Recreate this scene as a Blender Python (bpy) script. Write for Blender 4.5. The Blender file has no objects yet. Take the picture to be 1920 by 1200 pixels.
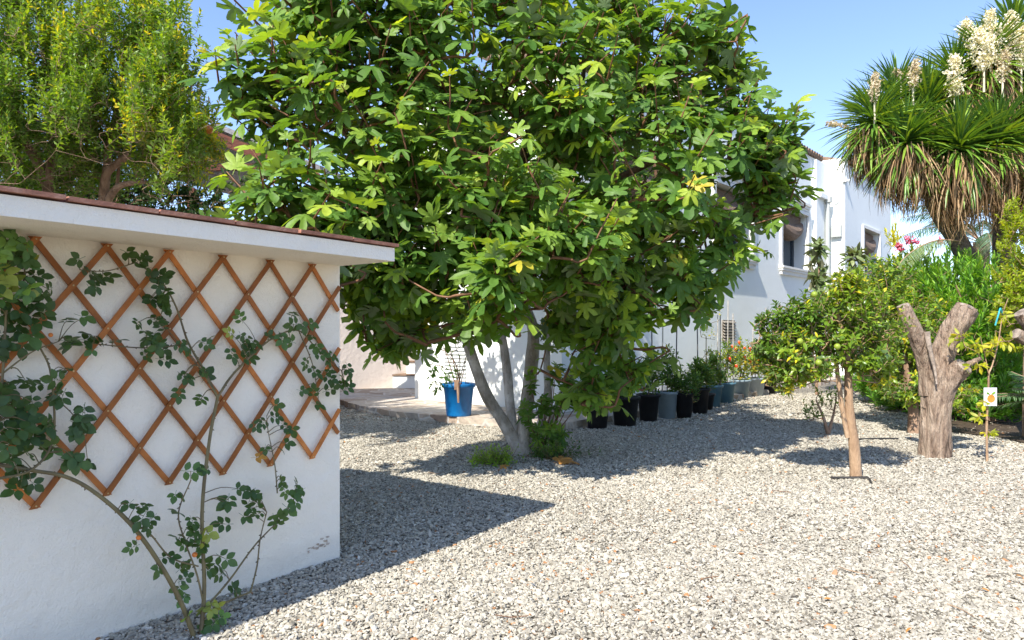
import bpy, math
import numpy as np
from mathutils import Vector
R = np.random.default_rng(11)
rad = math.radians
scene = bpy.context.scene

# ------------------------------------------------------------------ camera
CAMH, F, CX, HY = 1.5, 1280.0, 960.0, 624.0
cam_d = bpy.data.cameras.new("camera")
cam = bpy.data.objects.new("camera", cam_d)
scene.collection.objects.link(cam)
cam.location = (0, 0, CAMH)
cam.rotation_euler = (rad(90), 0, 0)
cam_d.sensor_width = 36
cam_d.lens = 24
cam_d.shift_y = 24 / 1920
cam_d.clip_start = 0.05
cam_d.clip_end = 2000
scene.camera = cam

# ------------------------------------------------------------------ sun, sky
SUN = np.array([-0.54, -0.8416, 1.0])          # towards the sun
SUN = SUN / np.linalg.norm(SUN)
sun_el = math.asin(SUN[2])
sun_az = math.atan2(SUN[0], SUN[1])
sl = bpy.data.lights.new("sun", 'SUN')
sl.energy = 3.95
sl.angle = rad(0.55)
sl.color = (1.0, 0.945, 0.86)
so = bpy.data.objects.new("sun", sl)
scene.collection.objects.link(so)
so.rotation_euler = Vector(-SUN).to_track_quat('-Z', 'Y').to_euler()
so.location = (-5, -8, 12)

w = bpy.data.worlds.new("World")
scene.world = w
w.use_nodes = True
nt = w.node_tree
nt.nodes.clear()
sky = nt.nodes.new('ShaderNodeTexSky')
sky.sky_type = 'NISHITA'
sky.sun_disc = False
sky.sun_elevation = sun_el
sky.sun_rotation = sun_az
sky.altitude = 50
sky.air_density = 1.0
sky.dust_density = 0.3
sky.ozone_density = 4.5
bg = nt.nodes.new('ShaderNodeBackground')
bg.inputs['Strength'].default_value = 0.15
wo = nt.nodes.new('ShaderNodeOutputWorld')
tone = nt.nodes.new('ShaderNodeMix'); tone.data_type = 'RGBA'; tone.blend_type = 'MULTIPLY'; tone.inputs[0].default_value = 1.0
tone.inputs[7].default_value = (1.0, .91, .93, 1)
nt.links.new(sky.outputs[0], tone.inputs[6]); nt.links.new(tone.outputs[2], bg.inputs[0])
nt.links.new(bg.outputs[0], wo.inputs[0])

scene.view_settings.view_transform = 'Standard'
scene.view_settings.look = 'None'
scene.view_settings.exposure = 1.13
scene.view_settings.gamma = 1.0

# ------------------------------------------------------------------ helpers
def at(px, py, Y):
    return np.array([(px - CX) / F * Y, Y, CAMH - (py - HY) / F * Y])

def gr(px, py, z=0.0):
    return at(px, py, (CAMH - z) * F / (py - HY))

def nrmz(v):
    v = np.asarray(v, float)
    return v / (np.linalg.norm(v, axis=-1, keepdims=True) + 1e-9)

def hexc(c):
    return (c[0], c[1], c[2], 1.0)

class MB:
    def __init__(s):
        s.v = []; s.f = []; s.t = []; s.n = 0
    def add(s, V, faces, tint=0.5):
        V = np.asarray(V, float).reshape(-1, 3)
        s.v.append(V)
        t = np.broadcast_to(np.asarray(tint, float), (len(V),))
        s.t.append(t)
        if isinstance(faces, np.ndarray):
            s.f.append(faces + s.n)
        else:
            by = {}
            for q in faces:
                by.setdefault(len(q), []).append(q)
            for k in by:
                s.f.append(np.array(by[k], int) + s.n)
        s.n += len(V)
    def box(s, o, a, b, c, tint=0.5):
        o, a, b, c = [np.asarray(x, float) for x in (o, a, b, c)]
        V = [o, o + a, o + a + b, o + b, o + c, o + a + c, o + a + b + c, o + b + c]
        if np.dot(np.cross(a, b), c) > 0:
            Fc = [(0, 3, 2, 1), (4, 5, 6, 7), (0, 1, 5, 4), (1, 2, 6, 5), (2, 3, 7, 6), (3, 0, 4, 7)]
        else:
            Fc = [(0, 1, 2, 3), (7, 6, 5, 4), (4, 5, 1, 0), (5, 6, 2, 1), (6, 7, 3, 2), (7, 4, 0, 3)]
        s.add(V, Fc, tint)
    def tube(s, P, r, seg=7, cap=True, tint=0.5, rough=0.0, ridge=0):
        P = np.asarray(P, float)
        n = len(P)
        r = np.broadcast_to(np.asarray(r, float), (n,)) if np.ndim(r) else np.full(n, float(r))
        T = np.gradient(P, axis=0)
        T = nrmz(T)
        ref = np.array([0.31, 0.95, 0.05]) if abs(T[0][2]) > .5 else np.array([0.1, 0.12, 0.98])
        ang = np.linspace(0, 2 * math.pi, seg, endpoint=False)
        V = []
        U = nrmz(np.cross(T[0], ref))
        ph = R.uniform(0, 6.3, 4)
        for i in range(n):
            U = nrmz(U - T[i] * np.dot(U, T[i]))
            W = np.cross(T[i], U)
            rr = r[i] * np.ones(seg)
            if rough:
                rr = rr * (1 + rough * (np.sin(ang * 3 + i * .45 + ph[0]) * .5 + np.sin(ang * 2 - i * .8 + ph[1]) * .35
                                        + R.uniform(-.5, .5, seg) * .6))
            if ridge:
                rr = rr * (1 + .07 * np.sin(ang * ridge + np.sin(i * .35 + ph[2]) * .8) + .03 * np.sin(ang * (ridge + 4) + i * .25))
            V.append(P[i] + np.outer(np.cos(ang) * rr, U) + np.outer(np.sin(ang) * rr, W))
        V = np.concatenate(V)
        i = np.arange(n - 1)[:, None]; j = np.arange(seg)[None, :]
        jn = (j + 1) % seg
        Q = np.stack([i * seg + j, i * seg + jn, (i + 1) * seg + jn, (i + 1) * seg + j], -1).reshape(-1, 4)
        s.add(V, Q, tint)
        if cap:
            s.add(np.concatenate([V[-seg:], P[-1:]]), [(a, (a + 1) % seg, seg) for a in range(seg)], tint)
            s.add(np.concatenate([V[:seg], P[:1]]), [((a + 1) % seg, a, seg) for a in range(seg)], tint)
    def inst(s, tmpl, M, T, tint):
        """tmpl=(V,[face arrays]); M (N,3,3) columns = axes; T (N,3)"""
        V0, FA = tmpl
        N = len(T)
        if N == 0: return
        V = np.einsum('nij,kj->nki', M, V0) + T[:, None, :]
        k = len(V0)
        s.v.append(V.reshape(-1, 3))
        s.t.append(np.repeat(np.asarray(tint, float), k))
        off = (np.arange(N) * k + s.n)[:, None, None]
        for fa in FA:
            s.f.append((fa[None] + off).reshape(-1, fa.shape[1]))
        s.n += N * k
    def lathe(s, c, prof, seg=28, tint=.5):
        c = np.asarray(c, float)
        ang = np.linspace(0, 2 * math.pi, seg, endpoint=False)
        V = np.array([[c[0] + r * math.cos(a), c[1] + r * math.sin(a), c[2] + z] for (r, z) in prof for a in ang])
        n = len(prof)
        Q = [(i * seg + j, i * seg + (j + 1) % seg, (i + 1) * seg + (j + 1) % seg, (i + 1) * seg + j) for i in range(n - 1) for j in range(seg)]
        s.add(V, Q, tint)
    def build(s, name, m, parent=None, smooth=False):
        me = bpy.data.meshes.new(name)
        V = np.concatenate(s.v); t = np.concatenate(s.t)
        me.vertices.add(len(V)); me.vertices.foreach_set('co', V.astype(np.float32).ravel())
        loops = np.concatenate([f.ravel() for f in s.f]).astype(np.int32)
        tot = np.concatenate([np.full(len(f), f.shape[1]) for f in s.f]).astype(np.int32)
        st = np.concatenate([[0], np.cumsum(tot)[:-1]]).astype(np.int32)
        me.loops.add(len(loops)); me.loops.foreach_set('vertex_index', loops)
        me.polygons.add(len(tot)); me.polygons.foreach_set('loop_start', st); me.polygons.foreach_set('loop_total', tot)
        me.polygons.foreach_set('use_smooth', np.full(len(tot), smooth))
        me.update(calc_edges=True)
        a = me.attributes.new('tint', 'FLOAT', 'POINT')
        a.data.foreach_set('value', t.astype(np.float32))
        me.materials.append(m)
        o = bpy.data.objects.new(name, me)
        scene.collection.objects.link(o)
        if parent is not None:
            o.parent = parent
            o.matrix_parent_inverse = parent.matrix_basis.inverted()
        return o

def thing(name, label, cat, loc=(0, 0, 0), group=None, kind=None):
    o = bpy.data.objects.new(name, None)
    o.empty_display_size = .1
    scene.collection.objects.link(o)
    o.location = Vector([float(x) for x in loc])
    tag(o, label, cat, group, kind)
    return o

def tag(o, label, cat, group=None, kind=None):
    o['label'] = label; o['category'] = cat
    if group: o['group'] = group
    if kind: o['kind'] = kind
    return o

def dup(root, delta, label, group=None):
    def cp(o, par):
        c = o.copy(); scene.collection.objects.link(c)
        if par is not None: c.parent = par
        for ch in [x for x in scene.objects if x.parent == o]:
            cp(ch, c)
        return c
    c = cp(root, None)
    c.location = root.location + Vector(delta)
    c['label'] = label
    if group: c['group'] = group
    return c

# ------------------------------------------------------------------ materials
def mat(name, base=(.8, .8, .8), rough=.6, spec=.4, metal=0.0):
    m = bpy.data.materials.new(name); m.use_nodes = True
    b = m.node_tree.nodes['Principled BSDF']
    b.inputs['Base Color'].default_value = hexc(base)
    b.inputs['Roughness'].default_value = rough
    b.inputs['Specular IOR Level'].default_value = spec
    b.inputs['Metallic'].default_value = metal
    return m

def node(m, t, **kw):
    n = m.node_tree.nodes.new(t)
    for k, v in kw.items(): setattr(n, k, v)
    return n

def ramp(m, stops, interp='LINEAR'):
    n = node(m, 'ShaderNodeValToRGB')
    n.color_ramp.interpolation = interp
    e = n.color_ramp.elements
    while len(e) > 1: e.remove(e[-1])
    e[0].position = stops[0][0]; e[0].color = hexc(stops[0][1])
    for p, c in stops[1:]:
        x = e.new(p); x.color = hexc(c)
    return n

def lk(m, a, b): m.node_tree.links.new(a, b)

def coords(m, scale=(1, 1, 1), kind='Object'):
    tc = node(m, 'ShaderNodeTexCoord'); mp = node(m, 'ShaderNodeMapping')
    mp.inputs['Scale'].default_value = scale
    lk(m, tc.outputs[kind], mp.inputs[0])
    return mp.outputs[0]

def noise(m, vec, scale, detail=5, rough=.6):
    n = node(m, 'ShaderNodeTexNoise')
    n.inputs['Scale'].default_value = scale; n.inputs['Detail'].default_value = detail
    n.inputs['Roughness'].default_value = rough
    lk(m, vec, n.inputs['Vector'])
    return n.outputs['Fac']

def bump(m, h, dist, strength=1.0):
    b = node(m, 'ShaderNodeBump')
    b.inputs['Distance'].default_value = dist; b.inputs['Strength'].default_value = strength
    lk(m, h, b.inputs['Height'])
    lk(m, b.outputs[0], m.node_tree.nodes['Principled BSDF'].inputs['Normal'])
    return b

def noisy(name, stops, scale, rough=.8, spec=.3, bscale=None, bdist=.01, stretch=(1, 1, 1), detail=6):
    m = mat(name, rough=rough, spec=spec)
    v = coords(m, stretch)
    f = noise(m, v, scale, detail)
    r = ramp(m, stops); lk(m, f, r.inputs[0])
    lk(m, r.outputs[0], m.node_tree.nodes['Principled BSDF'].inputs['Base Color'])
    if bdist:
        f2 = noise(m, v, bscale or scale * 3, 6)
        bump(m, f2, bdist)
    return m

def leafmat(name, stops, under=None, rough=.5, trans=.35, tcol=1.6, spec=.35):
    """colour from the per-leaf 'tint', a paler underside and light through the blade"""
    m = mat(name, rough=rough, spec=spec)
    n = m.node_tree.nodes
    at_ = node(m, 'ShaderNodeAttribute'); at_.attribute_name = 'tint'
    r = ramp(m, stops); lk(m, at_.outputs['Fac'], r.inputs[0])
    col = r.outputs[0]
    vn = noise(m, coords(m), 35, 3)
    hs = node(m, 'ShaderNodeHueSaturation')
    mr = node(m, 'ShaderNodeMapRange')
    mr.inputs['From Min'].default_value = .25; mr.inputs['From Max'].default_value = .75
    mr.inputs['To Min'].default_value = .75; mr.inputs['To Max'].default_value = 1.25
    lk(m, vn, mr.inputs['Value']); lk(m, mr.outputs[0], hs.inputs['Value']); lk(m, col, hs.inputs['Color'])
    col = hs.outputs[0]
    if under is not None:
        g = node(m, 'ShaderNodeNewGeometry'); mx = node(m, 'ShaderNodeMix', data_type='RGBA')
        lk(m, g.outputs['Backfacing'], mx.inputs[0]); lk(m, col, mx.inputs[6]); mx.inputs[7].default_value = hexc(under)
        lk(m, mx.outputs[2], n['Principled BSDF'].inputs['Base Color'])
    else:
        lk(m, col, n['Principled BSDF'].inputs['Base Color'])
    tr = node(m, 'ShaderNodeBsdfTranslucent')
    g2 = node(m, 'ShaderNodeMix', data_type='RGBA', blend_type='MULTIPLY')
    g2.inputs[0].default_value = 1.0
    lk(m, r.outputs[0], g2.inputs[6]); g2.inputs[7].default_value = (1.9 * tcol / 1.6, 1.7 * tcol / 1.6, .35, 1)
    lk(m, g2.outputs[2], tr.inputs[0])
    ms = node(m, 'ShaderNodeMixShader'); ms.inputs[0].default_value = trans
    lk(m, n['Principled BSDF'].outputs[0], ms.inputs[1]); lk(m, tr.outputs[0], ms.inputs[2])
    lk(m, ms.outputs[0], n['Material Output'].inputs[0])
    return m

def tinted(name, stops, rough=.8, spec=.3, interp='LINEAR', bscale=0, bdist=0):
    m = mat(name, rough=rough, spec=spec)
    a = node(m, 'ShaderNodeAttribute'); a.attribute_name = 'tint'
    r = ramp(m, stops, interp); lk(m, a.outputs['Fac'], r.inputs[0])
    lk(m, r.outputs[0], m.node_tree.nodes['Principled BSDF'].inputs['Base Color'])
    if bdist: bump(m, noise(m, coords(m), bscale, 5), bdist)
    return m

def plaster(name, c, var=.05, dirt=None, bd=.02):
    m = mat(name, rough=.92, spec=.15)
    v = coords(m)
    f = noise(m, v, 1.3, 6, .65)
    lo = tuple(x * (1 - var) for x in c); hi = tuple(min(1, x * (1 + var * .5)) for x in c)
    r = ramp(m, [(.3, lo), (.7, hi)]); lk(m, f, r.inputs[0])
    out = r.outputs[0]
    if dirt:
        sx = node(m, 'ShaderNodeSeparateXYZ'); lk(m, v, sx.inputs[0])
        add = node(m, 'ShaderNodeMath', operation='ADD'); lk(m, sx.outputs[2], add.inputs[0])
        mm = node(m, 'ShaderNodeMath', operation='MULTIPLY'); lk(m, noise(m, v, 7, 6), mm.inputs[0]); mm.inputs[1].default_value = -.22
        lk(m, mm.outputs[0], add.inputs[1])
        rr = ramp(m, [(0.0, (.22, .22, .22)), (.10, (0, 0, 0))]); lk(m, add.outputs[0], rr.inputs[0])
        mx = node(m, 'ShaderNodeMix', data_type='RGBA'); lk(m, rr.outputs[0], mx.inputs[0])
        lk(m, out, mx.inputs[6]); mx.inputs[7].default_value = hexc(dirt); out = mx.outputs[2]
    lk(m, out, m.node_tree.nodes['Principled BSDF'].inputs['Base Color'])
    # trowelled surface
    a = noise(m, v, 9, 4); b = noise(m, v, 120, 3)
    ad = node(m, 'ShaderNodeMath', operation='MULTIPLY_ADD'); lk(m, b, ad.inputs[0]); ad.inputs[1].default_value = .25; lk(m, a, ad.inputs[2])
    bump(m, ad.outputs[0], bd, .9)
    return m

M = {}
M['plaster'] = plaster('white_plaster', (.92, .85, .72), .05, (.5, .46, .40))
M['house_white'] = plaster('house_plaster', (.88, .90, .86), .03, None, .006)
M['trim'] = plaster('trim_plaster', (.82, .80, .74), .03)
M['cedar'] = noisy('cedar_wood', [(.25, (.30, .095, .022)), (.6, (.50, .17, .038)), (.85, (.60, .24, .07))], 9, rough=.55, bscale=60, bdist=.002, stretch=(1, 1, 1))
def _slat_tone(m):
    n = m.node_tree.nodes; b = n['Principled BSDF']; src = b.inputs['Base Color'].links[0].from_socket
    a = node(m, 'ShaderNodeAttribute'); a.attribute_name = 'tint'
    mr = node(m, 'ShaderNodeMapRange'); mr.inputs['To Min'].default_value = .6; mr.inputs['To Max'].default_value = 1.25; lk(m, a.outputs['Fac'], mr.inputs['Value'])
    h = node(m, 'ShaderNodeHueSaturation'); lk(m, src, h.inputs['Color']); lk(m, mr.outputs[0], h.inputs['Value']); lk(m, h.outputs[0], b.inputs['Base Color'])
_slat_tone(M['cedar'])
M['tile'] = noisy('clay_tile', [(.3, (.20, .085, .055)), (.55, (.36, .165, .11)), (.8, (.52, .33, .24))], 7, bscale=60, bdist=.004)
M['rooftile'] = noisy('terracotta', [(.3, (.13, .085, .055)), (.55, (.24, .155, .10)), (.8, (.36, .28, .20))], 3, bscale=20, bdist=.01)
M['figbark'] = noisy('fig_bark', [(.3, (.22, .185, .14)), (.5, (.42, .37, .31)), (.68, (.60, .55, .48))], 8, bscale=30, bdist=.035, stretch=(1, 1, .6))
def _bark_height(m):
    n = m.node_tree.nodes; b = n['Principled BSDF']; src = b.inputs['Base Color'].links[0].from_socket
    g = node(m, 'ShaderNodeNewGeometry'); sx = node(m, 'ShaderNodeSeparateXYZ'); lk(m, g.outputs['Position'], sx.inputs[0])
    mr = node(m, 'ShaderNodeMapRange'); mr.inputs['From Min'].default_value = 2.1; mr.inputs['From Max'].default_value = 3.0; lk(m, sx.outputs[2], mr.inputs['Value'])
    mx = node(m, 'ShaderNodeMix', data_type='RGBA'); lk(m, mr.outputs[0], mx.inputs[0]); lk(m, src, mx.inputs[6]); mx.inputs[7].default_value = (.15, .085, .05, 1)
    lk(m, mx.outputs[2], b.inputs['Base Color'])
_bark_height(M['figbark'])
M['twig'] = noisy('fig_twig', [(.3, (.10, .045, .022)), (.7, (.24, .12, .06))], 12, rough=.6, bdist=.002)
M['bark'] = noisy('brown_bark', [(.3, (.13, .075, .045)), (.5, (.30, .19, .125)), (.7, (.42, .29, .20))], 9, bscale=50, bdist=.02, stretch=(1, 1, .3))
M['tanbark'] = noisy('tan_bark', [(.3, (.20, .12, .07)), (.5, (.36, .235, .14)), (.7, (.47, .33, .21))], 9, bscale=50, bdist=.015, stretch=(1, 1, .3))
M['stump'] = noisy('stump_bark', [(.30, (.10, .065, .04)), (.42, (.30, .21, .15)), (.60, (.47, .355, .26)), (.8, (.58, .48, .38))], 7, bscale=15, bdist=.10, stretch=(2.6, 2.6, .45), detail=10)
M['cutwood'] = noisy('cut_wood', [(.3, (.10, .08, .07)), (.5, (.30, .24, .19)), (.7, (.48, .40, .33))], 14, bscale=50, bdist=.01)
M['cane'] = noisy('rose_cane', [(.3, (.10, .075, .04)), (.6, (.20, .16, .07)), (.8, (.28, .17, .10))], 9, rough=.55, bdist=.001)
M['yuccabark'] = noisy('yucca_bark', [(.3, (.08, .06, .05)), (.6, (.21, .16, .12)), (.8, (.30, .24, .18))], 6, bscale=30, bdist=.03, stretch=(1, 1, 2.5))
M['pipe'] = mat('dark_pipe', (.03, .028, .026), .6)
M['black_pot'] = noisy('black_plastic', [(.3, (.012, .012, .013)), (.7, (.028, .028, .03))], 6, rough=.5, bdist=.001)
M['blue_pot'] = noisy('blue_plastic', [(.3, (.0, .10, .30)), (.7, (.005, .16, .42))], 5, rough=.42, spec=.5, bdist=.001)
M['grey_pot'] = noisy('grey_blue_plastic', [(.3, (.20, .27, .31)), (.7, (.30, .38, .42))], 5, rough=.5, bdist=.001)
M['pale_pot'] = noisy('pale_grey_plastic', [(.3, (.36, .42, .46)), (.7, (.46, .52, .55))], 5, rough=.5, bdist=.001)
M['teal_pot'] = noisy('slate_blue_plastic', [(.3, (.07, .16, .22)), (.7, (.12, .24, .31))], 5, rough=.5, bdist=.001)
M['soil'] = noisy('soil', [(.3, (.035, .024, .016)), (.7, (.12, .085, .055))], 14, bscale=40, bdist=.03)
M['canewood'] = noisy('bamboo', [(.3, (.30, .27, .22)), (.7, (.55, .52, .46))], 9, bdist=.001)
M['metal_stake'] = mat('dark_stake', (.10, .10, .10), .5)
M['glass'] = mat('dark_glass', (.03, .045, .06), .08, .6)
M['frame_dark'] = mat('window_frame_dark', (.10, .12, .14), .4)
M['straw'] = noisy('esparto_straw', [(.3, (.13, .085, .06)), (.7, (.34, .24, .17))], 40, bscale=90, bdist=.02, stretch=(1, 1, 5))
M['white_plastic'] = mat('white_plastic', (.75, .77, .76), .4)
M['conduit'] = mat('grey_pipe', (.42, .44, .42), .5)
M['iron'] = mat('black_iron', (.015, .015, .016), .5)
M['redwood'] = noisy('red_stained_wood', [(.3, (.07, .022, .014)), (.7, (.16, .055, .032))], 5, bdist=.004, stretch=(1, 6, 6))
M['slate'] = noisy('grey_roofing', [(.3, (.13, .125, .13)), (.7, (.32, .31, .31))], 5, bscale=20, bdist=.02)
M['stonewall'] = noisy('rubble_stone', [(.3, (.13, .075, .045)), (.5, (.28, .17, .10)), (.7, (.45, .33, .22))], 5, bscale=8, bdist=.05)

M['fig_leaf'] = leafmat('fig_leaf', [(0, (.06, .145, .023)), (.45, (.12, .23, .038)), (.75, (.215, .335, .043)), (.93, (.35, .45, .05)), (1, (.55, .43, .05))], under=(.19, .26, .12), rough=.5, trans=.42)
M['rose_leaf'] = leafmat('rose_leaf', [(0, (.03, .065, .02)), (.6, (.075, .14, .035)), (.8, (.09, .19, .05)), (.93, (.22, .38, .07)), (1, (.5, .26, .06))], under=(.09, .14, .08), rough=.4, trans=.25)
M['pom_leaf'] = leafmat('small_leaf', [(0, (.05, .13, .018)), (.5, (.14, .26, .022)), (.85, (.28, .40, .03)), (1, (.62, .52, .03))], under=(.20, .29, .07), rough=.4, trans=.4)
M['orange_leaf'] = leafmat('citrus_leaf', [(0, (.045, .12, .015)), (.5, (.12, .22, .022)), (.8, (.26, .36, .03)), (1, (.68, .54, .03))], under=(.13, .21, .06), rough=.33, trans=.35, spec=.5)
M['oleander_leaf'] = leafmat('oleander_leaf', [(0, (.07, .19, .018)), (.6, (.15, .36, .03)), (1, (.30, .48, .05))], under=(.14, .26, .07), rough=.42, trans=.35)
M['yellow_leaf'] = leafmat('golden_leaf', [(0, (.12, .22, .02)), (.5, (.30, .40, .03)), (1, (.60, .56, .04))], under=(.28, .34, .06), rough=.45, trans=.45)
M['hedge_leaf'] = leafmat('hedge_leaf', [(0, (.02, .055, .012)), (.6, (.045, .10, .02)), (1, (.13, .20, .05))], under=(.06, .10, .03), rough=.45, trans=.25)
M['pot_leaf'] = leafmat('pepper_leaf', [(0, (.04, .10, .02)), (.5, (.09, .19, .035)), (.8, (.25, .34, .05)), (1, (.68, .50, .05))], under=(.12, .20, .07), rough=.45, trans=.4)
M['loquat_leaf'] = leafmat('loquat_leaf', [(0, (.08, .12, .05)), (.6, (.17, .23, .09)), (1, (.30, .34, .16))], under=(.28, .27, .18), rough=.4, trans=.2)
M['sapling_leaf'] = leafmat('sapling_leaf', [(0, (.22, .34, .03)), (.6, (.45, .48, .03)), (1, (.62, .50, .04))], under=(.40, .44, .08), rough=.45, trans=.45)
M['yucca_leaf'] = leafmat('yucca_leaf', [(0, (.05, .13, .025)), (.5, (.13, .26, .035)), (1, (.34, .46, .06))], under=(.07, .15, .04), rough=.35, trans=.2, spec=.5)
M['dead_leaf'] = leafmat('dead_leaf', [(0, (.08, .045, .022)), (.5, (.30, .185, .09)), (1, (.58, .43, .25))], rough=.7, trans=.15)
M['palm_leaf'] = leafmat('palm_leaf', [(0, (.05, .11, .05)), (.6, (.12, .22, .10)), (1, (.25, .34, .18))], rough=.4, trans=.25)
M['weed_leaf'] = leafmat('weed_leaf', [(0, (.10, .22, .02)), (.6, (.22, .38, .04)), (1, (.42, .52, .07))], rough=.5, trans=.35)
M['dry_leaf'] = leafmat('dry_leaf', [(0, (.25, .10, .03)), (1, (.62, .30, .07))], rough=.7, trans=.15)
M['bloom'] = leafmat('cream_bloom', [(0, (.50, .40, .28)), (.5, (.78, .72, .55)), (1, (.9, .87, .74))], rough=.6, trans=.3, tcol=1.0)
M['pink'] = leafmat('pink_petal', [(0, (.62, .06, .16)), (1, (.85, .25, .33))], rough=.5, trans=.2, tcol=.6)
M['fruit'] = noisy('orange_skin', [(.3, (.65, .13, .02)), (.7, (.80, .28, .04))], 12, rough=.4, spec=.5, bdist=.001)
M['pepper'] = noisy('pepper_skin', [(.3, (.75, .04, .01)), (.7, (.88, .14, .02))], 6, rough=.22, spec=.6, bdist=0)

# gravel
STOPS = [(0, (.075, .065, .05)), (.10, (.17, .152, .12)), (.3, (.30, .275, .222)), (.6, (.41, .378, .305)), (.83, (.48, .44, .355)), (.94, (.57, .535, .45)), (.965, (.62, .59, .51)), (.975, (.33, .16, .07)), (1, (.42, .22, .10))]
M['stones'] = tinted('gravel_stone', STOPS, rough=.8, spec=.25, bscale=90, bdist=.002)
def gravel_mat():
    m = mat('gravel_bed', rough=.9, spec=.15)
    v = coords(m)
    vo = node(m, 'ShaderNodeTexVoronoi'); vo.inputs['Scale'].default_value = 42; lk(m, v, vo.inputs['Vector'])
    sx = node(m, 'ShaderNodeSeparateColor'); lk(m, vo.outputs['Color'], sx.inputs[0])
    r = ramp(m, STOPS); lk(m, sx.outputs[0], r.inputs[0])
    e = ramp(m, [(.25, (1, 1, 1)), (.75, (.12, .11, .10))]); lk(m, vo.outputs['Distance'], e.inputs[0])
    mx = node(m, 'ShaderNodeMix', data_type='RGBA', blend_type='MULTIPLY'); mx.inputs[0].default_value = .9
    lk(m, r.outputs[0], mx.inputs[6]); lk(m, e.outputs[0], mx.inputs[7])
    lk(m, mx.outputs[2], m.node_tree.nodes['Principled BSDF'].inputs['Base Color'])
    inv = node(m, 'ShaderNodeMath', operation='SUBTRACT'); inv.inputs[0].default_value = 1; lk(m, vo.outputs['Distance'], inv.inputs[1])
    bump(m, inv.outputs[0], .012, .9)
    return m
M['gravel'] = gravel_mat()
def flag_mat():
    m = mat('flagstone', rough=.8, spec=.25)
    v = coords(m)
    vo = node(m, 'ShaderNodeTexVoronoi'); vo.feature = 'DISTANCE_TO_EDGE'; vo.inputs['Scale'].default_value = 2.3; lk(m, v, vo.inputs['Vector'])
    v2 = node(m, 'ShaderNodeTexVoronoi'); v2.inputs['Scale'].default_value = 2.3; lk(m, v, v2.inputs['Vector'])
    sx = node(m, 'ShaderNodeSeparateColor'); lk(m, v2.outputs['Color'], sx.inputs[0])
    r = ramp(m, [(0, (.30, .22, .16)), (.35, (.42, .35, .28)), (.7, (.50, .44, .36)), (1, (.36, .33, .30))]); lk(m, sx.outputs[0], r.inputs[0])
    nz = noise(m, v, 10, 6); n2 = ramp(m, [(.3, (.7, .7, .7)), (.7, (1.15, 1.12, 1.08))]); lk(m, nz, n2.inputs[0])
    mx = node(m, 'ShaderNodeMix', data_type='RGBA', blend_type='MULTIPLY'); mx.inputs[0].default_value = 1
    lk(m, r.outputs[0], mx.inputs[6]); lk(m, n2.outputs[0], mx.inputs[7])
    e = ramp(m, [(.02, (1, 1, 1)), (.04, (0, 0, 0))]); lk(m, vo.outputs['Distance'], e.inputs[0])
    m2 = node(m, 'ShaderNodeMix', data_type='RGBA'); lk(m, e.outputs[0], m2.inputs[0]); lk(m, mx.outputs[2], m2.inputs[6]); m2.inputs[7].default_value = (.50, .46, .40, 1)
    lk(m, m2.outputs[2], m.node_tree.nodes['Principled BSDF'].inputs['Base Color'])
    bump(m, nz, .012)
    return m
M['flag'] = flag_mat()

# ------------------------------------------------------------------ leaf templates
def oval(w=.5, fold=.12, curl=.15, ys=(0, .22, .5, .78, 1), ws=(.05, .75, 1, .68, .02), off=(0, 0), ang=0, s=1.0):
    V = []; 
    for y, k in zip(ys, ws):
        z = -curl * y * y
        V += [(-k * w / 2, y, z + fold * k * w), (0, y, z), (k * w / 2, y, z + fold * k * w)]
    V = np.array(V) * s
    c, sn = math.cos(ang), math.sin(ang)
    X = V[:, 0] * c - V[:, 1] * sn + off[0]; Yy = V[:, 0] * sn + V[:, 1] * c + off[1]
    V = np.stack([X, Yy, V[:, 2]], 1)
    Q = []
    for i in range(len(ys) - 1):
        a = i * 3
        Q += [(a, a + 1, a + 4, a + 3), (a + 1, a + 2, a + 5, a + 4)]
    return V, [np.array(Q)]

def join(ts):
    V = []; Fq = []; n = 0
    for v, f in ts:
        V.append(v); Fq += [x + n for x in f]; n += len(v)
    return np.concatenate(V), Fq

def figleaf(depth=1.0, seed=0, curl=.22):
    r = np.random.default_rng(seed)
    H = [(0, 1.0), (.09, .96), (.17, .86), (.185, .71), (.15, .56), (.125 + (1 - depth) * .12, .44 + (1 - depth) * .12), (.21, .49), (.34, .62), (.50, .74), (.63, .75), (.69, .64), (.62, .49),
         (.46, .35), (.31, .235), (.42, .22), (.57, .19), (.64, .07), (.56, -.06), (.36, -.13), (.18, -.15), (.06, -.07)]
    H = np.array(H)
    H[1:] *= r.uniform(.93, 1.07, (len(H) - 1, 2))
    Lf = H[1:][::-1] * np.array([-1, 1]) * r.uniform(.9, 1.08, (len(H) - 1, 2))
    O = np.concatenate([H, Lf])            # clockwise from the tip
    c = np.array([0, .10])
    mid = c + (O - c) * .52
    def z(p):
        d = np.linalg.norm(p - c, axis=1)
        a = np.arctan2(p[:, 1] - c[1], p[:, 0])
        ridge = np.cos((a - math.pi / 2) * 360 / 52)     # lobes raised along their edges
        return -curl * d * d - .05 * ridge * d + .03 * np.sin(p[:, 0] * 5 + seed)
    n = len(O)
    V = np.concatenate([[[0, .10, 0]], np.c_[mid, z(mid)], np.c_[O, z(O)]])
    T = np.array([(0, 1 + (i + 1) % n, 1 + i) for i in range(n)])
    Q = np.array([(1 + i, 1 + (i + 1) % n, 1 + n + (i + 1) % n, 1 + n + i) for i in range(n)])
    # petiole
    pv = np.array([(-.014, .1, -.01), (.014, .1, -.01), (.012, -.38, .0), (-.012, -.38, .0)])
    V = np.concatenate([V, pv]); k = len(V) - 4
    return V, [T, np.concatenate([Q, [(k, k + 3, k + 2, k + 1)]])]

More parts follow.
